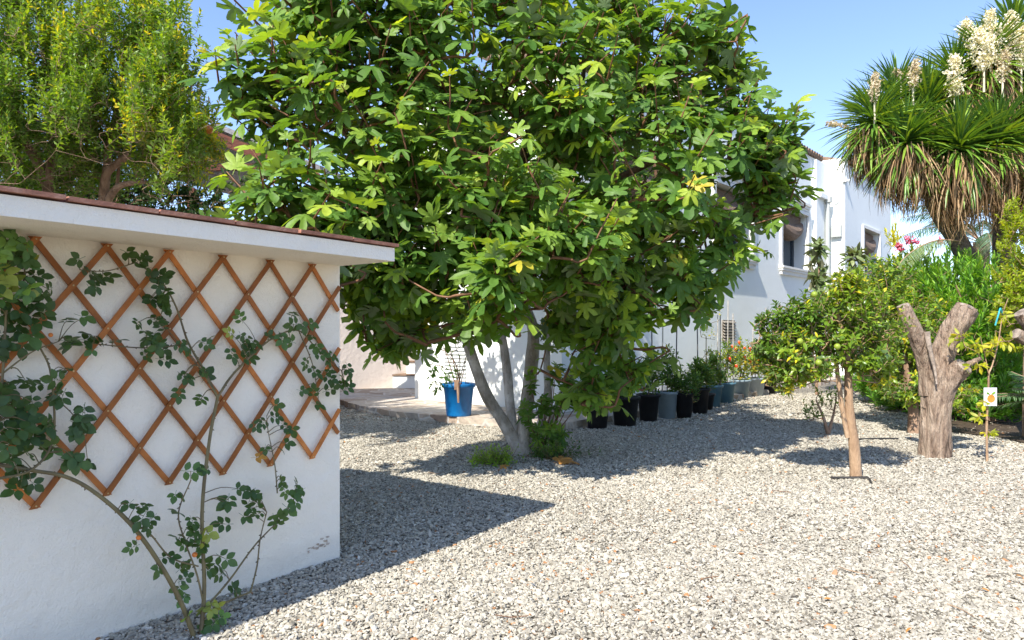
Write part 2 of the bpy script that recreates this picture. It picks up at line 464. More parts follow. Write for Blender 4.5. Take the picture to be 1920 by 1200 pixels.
FIG = [figleaf(1.0, 1, .15), figleaf(.8, 2, .35), figleaf(.45, 3, .2), figleaf(1.0, 4, .5), figleaf(.95, 5, .28), figleaf(.6, 6, -.12), figleaf(1.0, 7, .65)]
ROSE5 = join([oval(.72, .1, .15, off=(0, 1.25), s=1.0), oval(.7, .1, .15, off=(.05, 1.05), ang=-1.15, s=.88), oval(.7, .1, .15, off=(-.05, 1.05), ang=1.15, s=.88),
              oval(.7, .1, .15, off=(.05, .42), ang=-1.25, s=.78), oval(.7, .1, .15, off=(-.05, .42), ang=1.25, s=.78),
              (np.array([(-.02, 0, 0), (.02, 0, 0), (.015, 1.3, 0), (-.015, 1.3, 0)]), [np.array([(0, 1, 2, 3)])])])
ROSE3 = join([oval(.75, .1, .2, off=(0, .8), s=1.05), oval(.7, .15, .15, off=(.05, .6), ang=-1.1, s=.9), oval(.7, .05, .15, off=(-.05, .6), ang=1.2, s=.85),
              (np.array([(-.02, 0, 0), (.02, 0, 0), (.015, .85, 0), (-.015, .85, 0)]), [np.array([(0, 1, 2, 3)])])])
OVAL = oval(.5, .18, .12)
SMALL = oval(.42, .2, .1, ys=(0, .45, 1), ws=(.1, 1, .05))
LANCE = oval(.2, .15, .15, ys=(0, .4, .75, 1), ws=(.3, 1, .8, .05))
SWORD = oval(.075, .25, .24, ys=(0, .2, .5, .8, 1), ws=(.9, 1, 1, .65, .03))
DROOP = oval(.06, .2, .5, ys=(0, .2, .5, .8, 1), ws=(.9, 1, .9, .6, .1))
BROAD = oval(.42, .12, .35)

def frames(d, nh, s, sw=None):
    """columns: side, length axis, normal; scaled"""
    d = nrmz(d); side = nrmz(np.cross(d, nh)); n = np.cross(side, d)
    s = np.broadcast_to(np.asarray(s, float), (len(d),))
    sw = s if sw is None else np.broadcast_to(np.asarray(sw, float), (len(d),))
    return np.stack([side * sw[:, None], d * s[:, None], n * s[:, None]], -1)

def rv(n, s=1.0):
    return R.normal(0, s, (n, 3))

def inball(n, bias=2.4):
    v = nrmz(rv(n)); return v * (R.uniform(0, 1, n) ** (1 / bias))[:, None]

def spray(mb, tmpl, P0, P1, nl, size, tint, out=.8, along=.5, up=.3, jit=.25, start=.15, tipyoung=.15, var=.2, arc=.0):
    """leaves spiralled along each shoot P0->P1"""
    P0 = np.atleast_2d(P0); P1 = np.atleast_2d(P1)
    N = len(P0); A = nrmz(P1 - P0)
    ref = nrmz(np.cross(A, nrmz(rv(N)))); B = np.cross(A, ref)
    t = np.linspace(start, 1, nl)[None, :] + R.uniform(-.02, .02, (N, nl))
    az = np.arange(nl)[None, :] * 2.4 + R.uniform(0, 6.3, (N, 1))
    pos = P0[:, None] + (P1 - P0)[:, None] * t[..., None]
    rd = ref[:, None] * np.cos(az)[..., None] + B[:, None] * np.sin(az)[..., None]
    k = (t ** 2)[..., None]
    d = rd * (out * (1 - .45 * k)) + A[:, None] * (along + .5 * k) + R.normal(0, jit, (N, nl, 3))
    nh = A[:, None] * .8 + np.array([0, 0, up]) + R.normal(0, jit, (N, nl, 3))
    sz = size * R.uniform(.7, 1.15, (N, nl)) * (1 - .3 * k[..., 0])
    tn = np.clip(R.normal(0, var, (N, nl)) * .6 + np.asarray(tint).reshape(-1, 1) + tipyoung * k[..., 0] * R.uniform(.3, 1.4, (N, 1)), 0, 1)
    if not isinstance(tmpl, list): tmpl = [tmpl]
    pos = pos.reshape(-1, 3); M_ = frames(d.reshape(-1, 3), nh.reshape(-1, 3), sz.ravel()); tn = tn.ravel()
    w_ = R.integers(0, len(tmpl), len(pos))
    for i, tm in enumerate(tmpl):
        q = w_ == i
        mb.inst(tm, M_[q], pos[q], tn[q])

def smooth_path(P, k=6):
    P = np.asarray(P, float)
    if len(P) < 3: return P
    E = np.concatenate([[2 * P[0] - P[1]], P, [2 * P[-1] - P[-2]]])
    out = []
    for i in range(1, len(E) - 2):
        for t in np.linspace(0, 1, k, endpoint=False):
            a, b, c, d = E[i - 1], E[i], E[i + 1], E[i + 2]
            out.append(.5 * ((2 * b) + (-a + c) * t + (2 * a - 5 * b + 4 * c - d) * t * t + (-a + 3 * b - 3 * c + d) * t ** 3))
    out.append(E[-2])
    return np.array(out)

def limb(mb, P, r0, r1, seg=10, k=6, rough=.05, ridge=0, cap=True, tint=.5):
    Q = smooth_path(P, k)
    L = np.concatenate([[0], np.cumsum(np.linalg.norm(np.diff(Q, axis=0), axis=1))]); L = L / L[-1]
    mb.tube(Q, r0 + (r1 - r0) * L, seg, cap, tint, rough, ridge)
    return Q

def connect(mb, nodes, bases, dirs, r=.006, base=None, rbig=.02, seg=5):
    """tie each shoot base back to the nearest point of the branch skeleton"""
    nodes = np.array(nodes)
    c = nodes[0] if base is None else base
    order = np.argsort(np.linalg.norm(bases - c, axis=1))
    cnt = 0
    buf = np.zeros((len(nodes) + len(bases) * 3, 3)); buf[:len(nodes)] = nodes; n = len(nodes)
    for i in order:
        p = bases[i]
        dd = buf[:n] - p
        cost = np.linalg.norm(dd, axis=1) + np.maximum(0, dd[:, 2]) * 1.2
        j = int(np.argmin(cost)); q = buf[j]
        L = np.linalg.norm(p - q)
        if L < .03: continue
        ctrl = (p + q) / 2 + np.array([0, 0, -.03]) * L
        ctrl2 = p + (q - p) * .22 - dirs[i] * min(L * .12, .05)
        C = smooth_path([q, ctrl, ctrl2, p], 3)
        mb.tube(C, np.linspace(min(rbig, r * (1.4 + L)), r, len(C)), seg, False)
        buf[n] = ctrl; buf[n + 1] = ctrl2; buf[n + 2] = p; n += 3

# ------------------------------------------------------------------ ground
g = MB(); g.add([(-400, -60, -.03), (400, -60, -.03), (400, 700, -.03), (-400, 700, -.03)], [(0, 1, 2, 3)])
tag(g.build('ground', M['soil']), 'brown earth beyond the gravel yard', 'ground', kind='structure')
def gh(x, y):
    """shallow footprints and ruts in the loose gravel"""
    return (.007 * np.sin(x * 2.3 + 1.3 * np.sin(y * 1.1)) * np.sin(y * 1.9 + .7 * np.sin(x * 1.7)) + .004 * np.sin(x * 6.1 + y * 2.2) * np.sin(y * 7.3 - x) + .003 * np.sin(x * 14 + 2 * np.sin(y * 9)) * np.sin(y * 15)) - .004
gx, gy = np.meshgrid(np.arange(-12, 16.01, .08), np.arange(-6, 26.01, .08), indexing='ij')
g = MB(); nx_, ny_ = gx.shape; ii, jj = np.meshgrid(np.arange(nx_ - 1), np.arange(ny_ - 1), indexing='ij'); a_ = (ii * ny_ + jj).ravel()
g.add(np.stack([gx, gy, gh(gx, gy)], -1).reshape(-1, 3), np.stack([a_, a_ + ny_, a_ + ny_ + 1, a_ + 1], 1))
tag(g.build('gravel_yard', M['gravel']), 'pale grey gravel surface of the yard', 'ground', kind='structure')

D1 = nrmz([.588, .809, 0]); N1 = np.array([D1[1], -D1[0], 0])     # outhouse: along its front / out of its front
DH = nrmz([.665, .747, 0]); NH = np.array([DH[1], -DH[0], 0])     # house
UP = np.array([0, 0, 1.0])
C0 = gr(637, 1047)                                                # foot of the outhouse corner

def stones():
    mb = MB()
    ico = []
    phi = (1 + 5 ** .5) / 2
    iv = nrmz(np.array([(-1, phi, 0), (1, phi, 0), (-1, -phi, 0), (1, -phi, 0), (0, -1, phi), (0, 1, phi), (0, -1, -phi), (0, 1, -phi), (phi, 0, -1), (phi, 0, 1), (-phi, 0, -1), (-phi, 0, 1)]))
    if_ = np.array([(0, 11, 5), (0, 5, 1), (0, 1, 7), (0, 7, 10), (0, 10, 11), (1, 5, 9), (5, 11, 4), (11, 10, 2), (10, 7, 6), (7, 1, 8), (3, 9, 4), (3, 4, 2), (3, 2, 6), (3, 6, 8), (3, 8, 9), (4, 9, 5), (2, 4, 11), (6, 2, 10), (8, 6, 7), (9, 8, 1)])
    ov = np.array([(1, 0, 0), (-1, 0, 0), (0, 1, 0), (0, -1, 0), (0, 0, 1), (0, 0, -1)], float)
    of = np.array([(0, 2, 4), (2, 1, 4), (1, 3, 4), (3, 0, 4), (2, 0, 5), (1, 2, 5), (3, 1, 5), (0, 3, 5)])
    def variants(v, f, n, j):
        return [(v * R.uniform(1 - j, 1 + j, v.shape) + R.normal(0, j * .25, v.shape), [f]) for _ in range(n)]
    VN = variants(iv, if_, 10, .28); VF = variants(ov, of, 8, .3)
    for (y0, y1, dens, vs, s0) in ((2.7, 4.6, 5600, VN, .0088), (4.6, 7.2, 4300, VN[:4] + VF, .0095), (7.2, 11.5, 2600, VF, .0115), (11.5, 17, 900, VF, .016)):
        N = int(dens * (y1 - y0) * 1.62 * (y0 + y1) / 2)
        Y = y0 + (y1 - y0) * R.uniform(0, 1, N * 2)
        keep = R.uniform(0, 1, N * 2) < Y / y1
        Y = Y[keep][:N]; N = len(Y)
        X = R.uniform(-.81, .81, N) * Y
        P = np.stack([X, Y], 1)
        # not inside the outhouse, nor the terrace/house
        rel = P - C0[:2]
        a = rel @ D1[:2]; b = rel @ N1[:2]
        q = ~((a < 0.0) & (b < -.01))
        relh = P - np.array([.75, 10.4])
        q &= ~((relh @ NH[:2] < -.02) & (relh @ (-DH[:2]) < 0.05) & (Y > 9.8))
        P = P[q]; N = len(P)
        s = s0 * np.exp(R.normal(0, .33, N))
        # large chips gather along the foot of the outhouse
        d = nrmz(np.c_[rv(N)[:, :2], R.normal(0, .35, N)])
        nh = nrmz(np.c_[R.normal(0, .45, (N, 2)), np.ones(N)])
        Mx = frames(d, nh, s)
        asp = np.stack([R.uniform(.6, 1.0, N), R.uniform(1.0, 1.6, N), R.uniform(.4, .75, N)], 1)
        Mx = Mx * asp[:, None, :]
        z = R.uniform(-.002, .011, N) * (s0 / .012)
        T = np.c_[P, z + gh(P[:, 0], P[:, 1])]
        tn = np.clip(R.beta(2.0, 1.7, N), 0, .965)
        tn = np.clip(tn + .06 * np.sin(P[:, 0] * 1.3 + np.sin(P[:, 1] * .9) * 2) * np.sin(P[:, 1] * 1.1 + 1), 0, .965)
        o = R.uniform(0, 1, N) < .009 + .02 * (np.sin(P[:, 0] * 2.1 + 1) * np.sin(P[:, 1] * 1.7) > .55)
        tn[o] = R.uniform(.975, 1, o.sum())
        wv = R.integers(0, len(vs), N)
        for i, v in enumerate(vs):
            k = wv == i
            mb.inst(v, Mx[k], T[k], tn[k])
    return mb
tag(stones().build('gravel', M['stones']), 'loose pale grey and cream gravel chips covering the yard', 'gravel', kind='stuff')

# terrace
def terrace():
    mb = MB()
    pts = [(-7.5, 20), (-5.6, 18.5), (-4.7, 16.6), (-3.95, 14.9), (-2.9, 13.0), (-1.95, 11.95), (-.8, 11.2), (.72, 10.42)]
    e = np.array([.72, 10.42]); pts += [tuple(e + DH[:2] * t) for t in (3, 6, 9, 12, 15, 19)]
    pts += [(2, 30), (-7.5, 30)]
    P = []
    for i in range(len(pts)):
        a = np.array(pts[i]); b = np.array(pts[(i + 1) % len(pts)])
        n = max(1, int(np.linalg.norm(b - a) / .16)) if i < 12 else 1
        for k in range(n):
            P.append(a + (b - a) * k / n + (R.normal(0, .022, 2) if i < 12 else 0))
    P = np.array(P); n = len(P)
    top = np.c_[P, np.full(n, .11)]; lo = np.c_[P + R.normal(0, .03, P.shape), np.full(n, -.02)]
    mb.add(np.concatenate([top, lo]), [tuple(range(n))] + [(i, n + i, n + (i + 1) % n, (i + 1) % n) for i in range(n)])
    return mb
tag(terrace().build('terrace', M['flag']), 'low stone paved terrace with a ragged edge in front of the house', 'terrace', kind='structure')

# ------------------------------------------------------------------ outhouse
oh = thing('outhouse', 'low white plastered outhouse with flat overhanging roof at the left', 'outhouse', C0)
Lh, Dh = 5.2, 2.0
ZS = 1.945
mb = MB(); mb.box(C0 - D1 * Lh - N1 * Dh - UP * .05, D1 * Lh, N1 * Dh, UP * (ZS + .05)); mb.build('wall', M['plaster'], oh)
mb = MB(); mb.box(C0 - D1 * (Lh + .1) - N1 * (Dh + .2) + UP * ZS, D1 * (Lh + .1 + .01), N1 * (Dh + .2 + .505), UP * .082); mb.build('roof', M['plaster'], oh)
mb = MB()
u = 0.0; i = 0
edge0 = C0 + D1 * .03 + N1 * .525 + UP * (ZS + .085)
lens = .372
for i in range(14):
    for j in range(7):
        L0 = .362 + R.uniform(-.006, .006)
        z = R.uniform(0, .006) + (.004 if i % 2 else 0)
        mb.box(edge0 - D1 * (i * lens) - N1 * (j * .37 + R.uniform(0, .004)) + UP * z, -D1 * L0, -N1 * .355, UP * .019 + D1 * R.uniform(-.004, .004))
mb.build('roof_tiles', M['tile'], oh)
mb = MB()
for k in range(26):
    px = R.uniform(578, 618); py = 1030 - (px - 578) * .42 + R.normal(0, 5)
    kx = (px - CX) / F; Y = ((C0 + N1 * .003) @ N1) / (kx * N1[0] + N1[1])
    p = at(px, py, Y); s_ = R.uniform(.006, .02)
    n_ = 6; an = np.linspace(0, 6.28, n_, endpoint=False)
    V = [p + D1 * math.cos(a) * s_ * R.uniform(.5, 1.3) + UP * math.sin(a) * s_ * .5 * R.uniform(.5, 1.2) for a in an]
    mb.add(V, [tuple(range(n_))])
mb.build('peeling_patch', noisy('peeled_plaster', [(.3, (.42, .30, .19)), (.7, (.66, .58, .50))], 30, bdist=.002), oh)

def onwall(px, py, w_):
    kx = (px - CX) / F
    Y = ((C0 + N1 * w_) @ N1) / (kx * N1[0] + N1[1])
    return at(px, py, Y)

# trellis
tr = thing('trellis', 'orange brown wooden diamond trellis fixed to the white outhouse wall', 'trellis', C0 - D1 * 1.2 + N1 * .02 + UP * .71)
pit, z0, z1 = .305, .715, 1.925
u0 = .24
def uz(u_, z_, w_): return C0 - D1 * u_ + N1 * w_ + UP * z_
umin, umax = .035, 2.52
rivets = []
for s_, wv in ((1, .030), (-1, .018)):
    for k in range(-3, 12):
        ua = u0 + k * pit
        ub = ua + s_ * 3 * pit
        pa = np.array([ua, z1]); pb = np.array([ub, z0])
        # clip in u
        dlt = pb - pa
        t0, t1 = 0, 1
        for lim, sg in ((umin, 1), (umax, -1)):
            tt = (lim - pa[0]) / dlt[0]
            if (dlt[0] > 0) == (sg > 0): t0 = max(t0, tt)
            else: t1 = min(t1, tt)
        if t1 - t0 < .02: continue
        ex = .012
        dn = dlt / np.linalg.norm(dlt)
        q0 = pa + dlt * t0 - dn * ex; q1 = pa + dlt * t1 + dn * ex
        nn = np.array([-dn[1], dn[0]])
        hw = .0128
        mb = MB()
        # ends cut level where the slat meets the top or bottom, as in the photo
        def endp(q, sd): return q + nn * hw * sd
        V = []
        for w_ in (wv - .0055, wv + .0055):
            for q, sd in ((q0, -1), (q0, 1), (q1, 1), (q1, -1)):
                e_ = endp(q, sd)
                if q is q0 and t0 == 0: e_ = e_ - dn * ((e_[1] - (z1 + .012)) / dn[1])
                if q is q1 and t1 == 1: e_ = e_ - dn * ((e_[1] - (z0 - .012)) / dn[1])
                V.append(uz(e_[0], e_[1], w_))
        mb.add(V, [(0, 1, 2, 3), (7, 6, 5, 4), (0, 4, 5, 1), (1, 5, 6, 2), (2, 6, 7, 3), (3, 7, 4, 0)], R.uniform(0, 1))
        mb.build('slat', M['cedar'], tr)
for a in range(0, 16):
    for b in range(0, 7):
        if (a + b) % 2: continue
        uu = u0 + (a - 1) * pit / 2 + pit / 2 * 1 - pit / 2; zz = z1 - b * (z1 - z0) / 6
        uu = u0 + (a) * pit / 2
        if umin < uu < umax:
            rivets.append((uu, zz))
brass = mat('brass_rivet', (.55, .42, .22), .35, metal=.8)
for uu, zz in rivets:
    mb = MB(); mb.tube([uz(uu, zz, .034), uz(uu, zz, .0385)], .004, 8); mb.build('rivet', brass, tr)

# ------------------------------------------------------------------ house
A0 = np.array([.865, 11.89, 0])
def hp(t, w_=0, z=0): return A0 + DH * t + NH * w_ + UP * z
house = thing('house', 'large white plastered house with tiled eaves behind the fig tree', 'house', A0)
TH = .5
ZL, ZE, ZSILL, ZWT = 6.25, 7.05, 3.42, 5.12
def wallgrid(mb, t0, t1, z0_, z1_, ops, w0, th):
    ts = sorted({t0, t1, *[o[0] for o in ops], *[o[1] for o in ops]})
    zs = sorted({z0_, z1_, *[o[2] for o in ops], *[o[3] for o in ops]})
    for a, b in zip(ts[:-1], ts[1:]):
        for c, d in zip(zs[:-1], zs[1:]):
            m_ = ((a + b) / 2, (c + d) / 2)
            if any(o[0] < m_[0] < o[1] and o[2] < m_[1] < o[3] for o in ops): continue
            mb.box(hp(a, w0 - th, c), DH * (b - a), NH * th, UP * (d - c))
ops = [(1.7, 3.9, ZSILL, ZWT), (6.0, 8.2, ZSILL, ZWT), (10.33, 12.48, ZSILL, ZWT)]
T1 = 14.12
mb = MB()
wallgrid(mb, 0, 4.6, 0, ZL, [ops[0]], 0, TH)
wallgrid(mb, 4.6, T1, 0, ZE, ops[1:], 0, TH)
mb.box(hp(0, -TH, 0), DH * .4, -NH * 3.42, UP * ZL)                      # sunlit end wall
mb.box(hp(.4, -4.0, 0), DH * 4.2, NH * .08, UP * ZL)                  # back walls close the volume
mb.box(hp(4.6, -6.0, 0), DH * 15.5, NH * .1, UP * ZE)
mb.box(hp(4.6, -5.9, 0), DH * .2, NH * (5.9 - TH), UP * (ZE))
PW = .64
ops2 = [(T1 + 1.96 + .13, T1 + 4.26 - .13, ZSILL, ZWT)]
wallgrid(mb, T1 + .3, T1 + 5.9, 0, 7.0, ops2, PW, TH)
mb.box(hp(T1, -3.0, 0), DH * .3, NH * (3.0 + PW), UP * 7.16)            # lit gable end, a little above the eave
mb.box(hp(T1 + 5.6, PW - TH, 0), DH * .3, -NH * 5, UP * 6.9)
mb.build('wall', M['house_white'], house)
mb = MB()
mb.box(hp(12.98, 0, 0), DH * (T1 - 12.98), NH * .13, UP * (ZE - .08)); mb.build('pilaster', M['house_white'], house)

# roofs
mb = MB()
def roof(ta, tb, w0, z, depth, rise):
    mb.box(hp(ta, w0 + .04, z), DH * (tb - ta), -NH * depth + UP * rise, UP * .07)
    n = int((tb - ta) / .23)
    for i in range(n):
        t = ta + (i + .5) * (tb - ta) / n
        a = hp(t, w0 + .10, z + .08 + R.uniform(-.01, .01)); b = hp(t, w0 + .12 - depth, z + .10 + rise)
        mb.tube([a, a + (b - a) * .08, b], [.085, .08, .08], 8, True)
        a2 = hp(t + .115, w0 + .08, z + .04); mb.tube([a2, a2 + (b - a) * .3], .06, 6, True)
roof(-.1, 4.55, 0, ZL, 2.0, .55)
roof(4.6, 13.7, 0, ZE, 2.8, .8)
roof(T1 + .32, T1 + 5.95, PW, 7.0, 3, .8)
mb.build('roof', M['rooftile'], house)

def window(t0, t1, w0, half=True):
    z0_, z1_ = ZSILL, ZWT
    f = MB(); dp = w0 - TH + .06
    fw = .06
    for (a, b, c, d) in ((t0, t1, z0_, z0_ + fw), (t0, t1, z1_ - fw, z1_), (t0, t0 + fw, z0_ + fw, z1_ - fw), (t1 - fw, t1, z0_ + fw, z1_ - fw), ((t0 + t1) / 2 - .04, (t0 + t1) / 2 + .04, z0_ + fw, z1_ - fw), (t0 + .45, t0 + .5, z0_ + fw, z1_ - fw)):
        f.box(hp(a, dp, c), DH * (b - a), NH * .05, UP * (d - c))
    wn = f.build('window', M['frame_dark'], house)
    gmb = MB(); gmb.box(hp(t0 + .02, dp - .02, z0_ + .02), DH * (t1 - t0 - .04), NH * .018, UP * (z1_ - z0_ - .04)); gmb.build('pane', M['glass'], wn)
    # surround, sill and cornice
    s_ = MB()
    for (a, b) in ((t0 - .13, t0), (t1, t1 + .13)):
        s_.box(hp(a, w0 - .02, z0_), DH * (b - a), NH * .075, UP * (z1_ - z0_ + .10))
    s_.box(hp(t0, w0 - .02, z1_ + .001), DH * (t1 - t0), NH * .075, UP * .10)
    s_.build('frame', M['trim'], wn)
    s_ = MB()
    for k, (o_, za, zb) in enumerate(((.14, -.06, 0), (.11, -.13, -.062), (.07, -.24, -.132))):
        s_.box(hp(t0 - .05 - o_, w0 - .3 if k == 0 else w0 - .01, z0_ + za), DH * (t1 - t0 + .1 + 2 * o_), NH * (o_ + (.3 if k == 0 else .01)), UP * (zb - za))
    s_.build('sill', M['trim'], wn)
    # rolled straw blind, gathered in a sagging bundle
    b = MB()
    hgt = z1_ - .02
    P = []; rr = []
    for k in range(15):
        q = k / 14
        P.append(hp(t0 + .04 + (t1 - t0 - .08) * q, dp + .25, hgt - .24 - .34 * math.sin(q * math.pi) ** .7)); rr.append(.09 + .16 * math.sin(q * math.pi) ** .6)
    b.tube(P, rr, 14, True, rough=.06)
    b.box(hp(t0 + .03, dp + .12, hgt - .32), DH * (t1 - t0 - .06), NH * .14, UP * .30)
    b.build('straw_blind', M['straw'], wn)
window(*ops[0][:2], 0); window(*ops[1][:2], 0); window(*ops[2][:2], 0)
window(ops2[0][0], ops2[0][1], PW)
# cornice hood over the windows of the first wing
for o_ in ops:
    mb = MB()
    for k, (ov, za, zb) in enumerate(((.05, .12, .19), (.08, .192, .27), (.12, .272, .34))):
        mb.box(hp(o_[0] - ov, -.01, ZWT + za), DH * (o_[1] - o_[0] + 2 * ov), NH * (ov + .01), UP * (zb - za))
    mb.build('cornice', M['trim'], house)
# downpipe, junction box, cable, lamp
mb = MB()
a = at(1541, 298, 22.1); 
dpt, dpw = T1 - .35, .22
mb.tube([hp(dpt, dpw, 0), hp(dpt, dpw, 5.75)], .07, 10)
mb.box(hp(dpt - .1, dpw - .09, 5.7), DH * .2, NH * .2, UP * .18)
mb.build('downpipe', M['conduit'], house)
mb = MB(); mb.box(hp(dpt - .75, .135, 5.78), DH * .75, NH * .12, UP * .14); mb.build('bracket', M['white_plastic'], house)
mb = MB()
mb.tube(smooth_path([hp(T1 - .02, .3, 5.72), hp(T1 - .02, .42, 5.7), hp(T1 - .02, .52, 5.9), hp(T1 - .02, .6, 6.2), hp(T1 - .02, PW, 6.4)]), .012, 5); mb.build('cable', M['conduit'], house)
mb = MB(); mb.box(hp(T1 - .03, PW - .06, 6.36), -DH * .06, NH * .14, UP * .14); mb.tube([hp(T1 + .1, PW, 6.43), hp(T1 + .1, PW + .12, 6.40)], .05, 8); mb.build('security_lamp', M['white_plastic'], house)
mb = MB(); mb.box(hp(T1 - .14, .26, 4.6), DH * .12, NH * .30, UP * .38); mb.build('meter_box', M['conduit'], house)
mb = MB(); mb.box(hp(T1 + 5.7, PW, 3.3), DH * .12, NH * .16, UP * .12); mb.build('wall_lamp', M['white_plastic'], house)
# wall louvre
kx = (1365 - CX) / F
tl = (kx * A0[1] - A0[0]) / (DH[0] - kx * DH[1])
mb = MB()
Yl = hp(tl)[1]; zt = at(0, 600, Yl)[2]; zb = at(0, 638, Yl)[2]
mb.box(hp(tl - .36, .0, zb), DH * .72, NH * .02, UP * (zt - zb))
for i in range(7):
    z = zb + (zt - zb) * (i + .3) / 7
    mb.box(hp(tl - .33, .02, z), DH * .66, NH * .05 - UP * .03, UP * .02)
mb.build('vent', noisy('rusty_grille', [(.3, (.16, .13, .10)), (.7, (.42, .38, .32))], 8, bdist=.002), house)
# louvre on the sunlit end wall
mb = MB()
for i in range(12):
    p = hp(-.012, -2.98, .42 + i * .075)
    mb.box(p, -DH * .035 + UP * -.02, NH * .62, UP * .02)
mb.box(hp(-.01, -3.0, .38), -DH * .02, NH * .66, UP * .03); mb.box(hp(-.01, -3.0, 1.33), -DH * .02, NH * .66, UP * .03)
mb.build('louvre', M['white_plastic'], house)

# left wing wall + steps
W1 = at(560, 736, 16.2); W1[2] = 0; W2 = at(860, 715, 18.6); W2[2] = 0
dw = nrmz(W2 - W1)
nw = np.array([dw[1], -dw[0], 0])
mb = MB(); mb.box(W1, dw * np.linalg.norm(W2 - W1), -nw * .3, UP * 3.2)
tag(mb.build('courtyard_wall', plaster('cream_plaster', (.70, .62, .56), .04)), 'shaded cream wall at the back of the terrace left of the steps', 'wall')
st = thing('steps', 'two white steps climbing beside the cream courtyard wall', 'steps', at(760, 725, 16.9))
for i, (pxa, zt) in enumerate(((737, .42), (762, .74))):
    p = at(pxa, 725, 17.2 + i * .35); p[2] = .112
    mb = MB(); mb.box(p, np.array([1.6, -.4, 0]), np.array([.25, .9, 0]), UP * (zt - .112)); mb.build('step', M['house_white'], st)
    mb = MB(); mb.box(p + np.array([-.02, -.03, zt - .112 + .002]), np.array([1.62, -.4, 0]), np.array([.25, .9, 0]), UP * .03); mb.build('tread', M['rooftile'], st)

